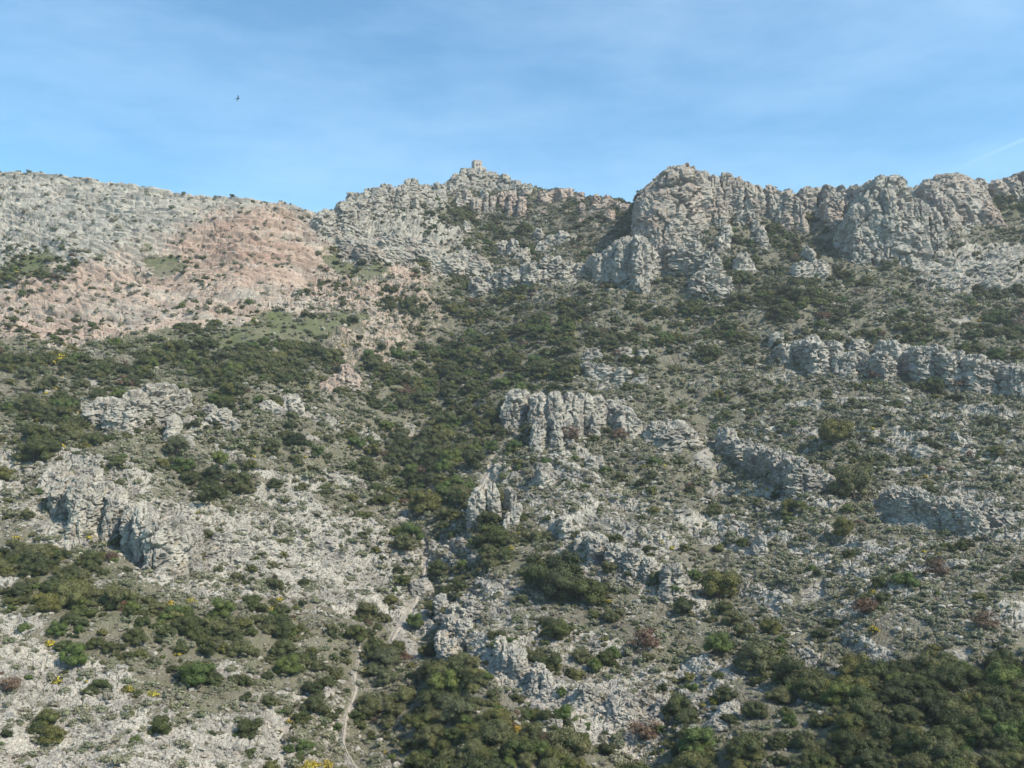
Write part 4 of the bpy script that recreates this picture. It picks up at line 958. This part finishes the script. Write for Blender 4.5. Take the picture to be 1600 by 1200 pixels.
# loose stones
mst = [mesh_np('stone', *STONES[q][:2], M_GREY) for q in range(6)]
std = np.clip(0.25 + 1.1 * rocky + (clump2 - .5) * 1.0, 0, 2) * (1 - 0.9 * steep) * (1 - 0.8 * np.clip(c_eff, 0, 1)) * (1 - 0.8 * pathm)
k3, p3, r3 = scatter(std * 3.4 * np.clip(140.0 / Y, 0.12, 1.6) ** 1.5, 3)
s3 = np.clip(r3.pareto(2.7, len(k3)) * 0.30 + 0.26, 0.2, 1.6) * np.clip(p3[:, 1] / 130, 0.8, 1.6)
ft = []
for (px, vb, w) in FEET:
    for _ in range(9):
        q = at(px + random.uniform(-.8, .8) * w, vb + random.uniform(-2, 16)); ft.append((q.x, q.y, q.z))
p3 = np.concatenate([p3, np.array(ft)]); s3 = np.concatenate([s3, np.clip(r3.lognormal(-0.35, 0.5, len(ft)), 0.3, 1.6) * np.clip(np.array(ft)[:, 1] / 200, 0.6, 1.5)]); k3 = np.arange(len(p3))
e3 = r3.uniform(-.5, .5, (len(k3), 3)); e3[:, 2] = r3.uniform(0, 6.28, len(k3))
stuff_cloud('loose_stones', p3, s3[:, None] * np.ones((1, 3)), e3, r3.integers(0, 6, len(k3)), mst, 'loose white limestone rubble strewn over the slope', 'stones')
print('stuff', int(rest.sum()), len(k2), len(k3), round(time.time() - T0, 1))

# ------------------------------------------------------------------ bird in the sky
mb, nt, b = mat('dark plumage'); nb = noise(nt, None, 6.0, 3); nt.links.new(ramp(nt, nb, [(0.3, (0.035, 0.035, 0.04)), (0.7, (0.07, 0.065, 0.06))]), b.inputs['Base Color'])
bp_ = at(372, 154, 150.0)
prof = [(-0.34, .006, .0), (-0.2, .05, 0.0), (-0.05, .075, 0), (0.1, .07, 0), (0.2, .045, .015), (0.26, .05, .02), (0.31, .03, .015), (0.36, .004, .01)]
vv, ff = [], []
for x, rad, zz in prof:
    for j in range(8): vv.append((x, rad * math.cos(j * math.pi / 4), zz + rad * math.sin(j * math.pi / 4)))
for i_ in range(len(prof) - 1):
    for j in range(8): ff.append((i_ * 8 + j, i_ * 8 + (j + 1) % 8, i_ * 8 + 8 + (j + 1) % 8, i_ * 8 + 8 + j))
for s_ in (-1, 1):
    st_ = [(0.0, .16, 0.02, 0.0), (.25, .17, .10, .02), (.5, .13, .12, -.02), (.78, .02, .08, -.14)]
    o = len(vv)
    for yy_, ch, zz, xo in st_:
        for xx, dz in ((ch * .5 + xo, 0), (xo, .012), (-ch * .6 + xo, 0), (xo, -.012)): vv.append((xx, s_ * yy_, zz + dz))
    for i_ in range(3):
        for j in range(4): ff.append((o + i_ * 4 + j, o + i_ * 4 + (j + 1) % 4, o + i_ * 4 + 4 + (j + 1) % 4, o + i_ * 4 + 4 + j))
o = len(vv); vv += [(-.3, .03, .005), (-.3, -.03, .005), (-.52, -.1, 0), (-.52, .1, 0)]; ff.append((o, o + 1, o + 2, o + 3))
bird = link('bird', mesh_np('bird', vv, ff, mb, smooth_shade=True), None, bp_, label='small dark bird gliding in the sky above the left ridge', category='bird', kind='thing')
bird.rotation_euler = (math.radians(-28), math.radians(-18), math.radians(35))

# ------------------------------------------------------------------ air
hz = bpy.data.materials.new('haze'); hz.use_nodes = True; nt = hz.node_tree
for q in list(nt.nodes): nt.nodes.remove(q)
ho = nt.nodes.new('ShaderNodeOutputMaterial'); pv = nt.nodes.new('ShaderNodeVolumePrincipled')
pv.inputs['Color'].default_value = (0.86, 0.92, 1.0, 1); pv.inputs['Density'].default_value = 0.00018; pv.inputs['Anisotropy'].default_value = 0.2
nt.links.new(pv.outputs[0], ho.inputs['Volume'])
zmin = float(P[..., 2].min()) - 4; zmax = float(P[..., 2].max()) + 25
xm = float(np.abs(P[..., 0]).max()) + 10; ym = float(P[..., 1].max()) + 10
link('haze', box_mesh('haze', -xm, xm, -20, ym, zmin, zmax, hz), kind='stuff')
print('done', round(time.time() - T0, 1), 'z', zmin, zmax)
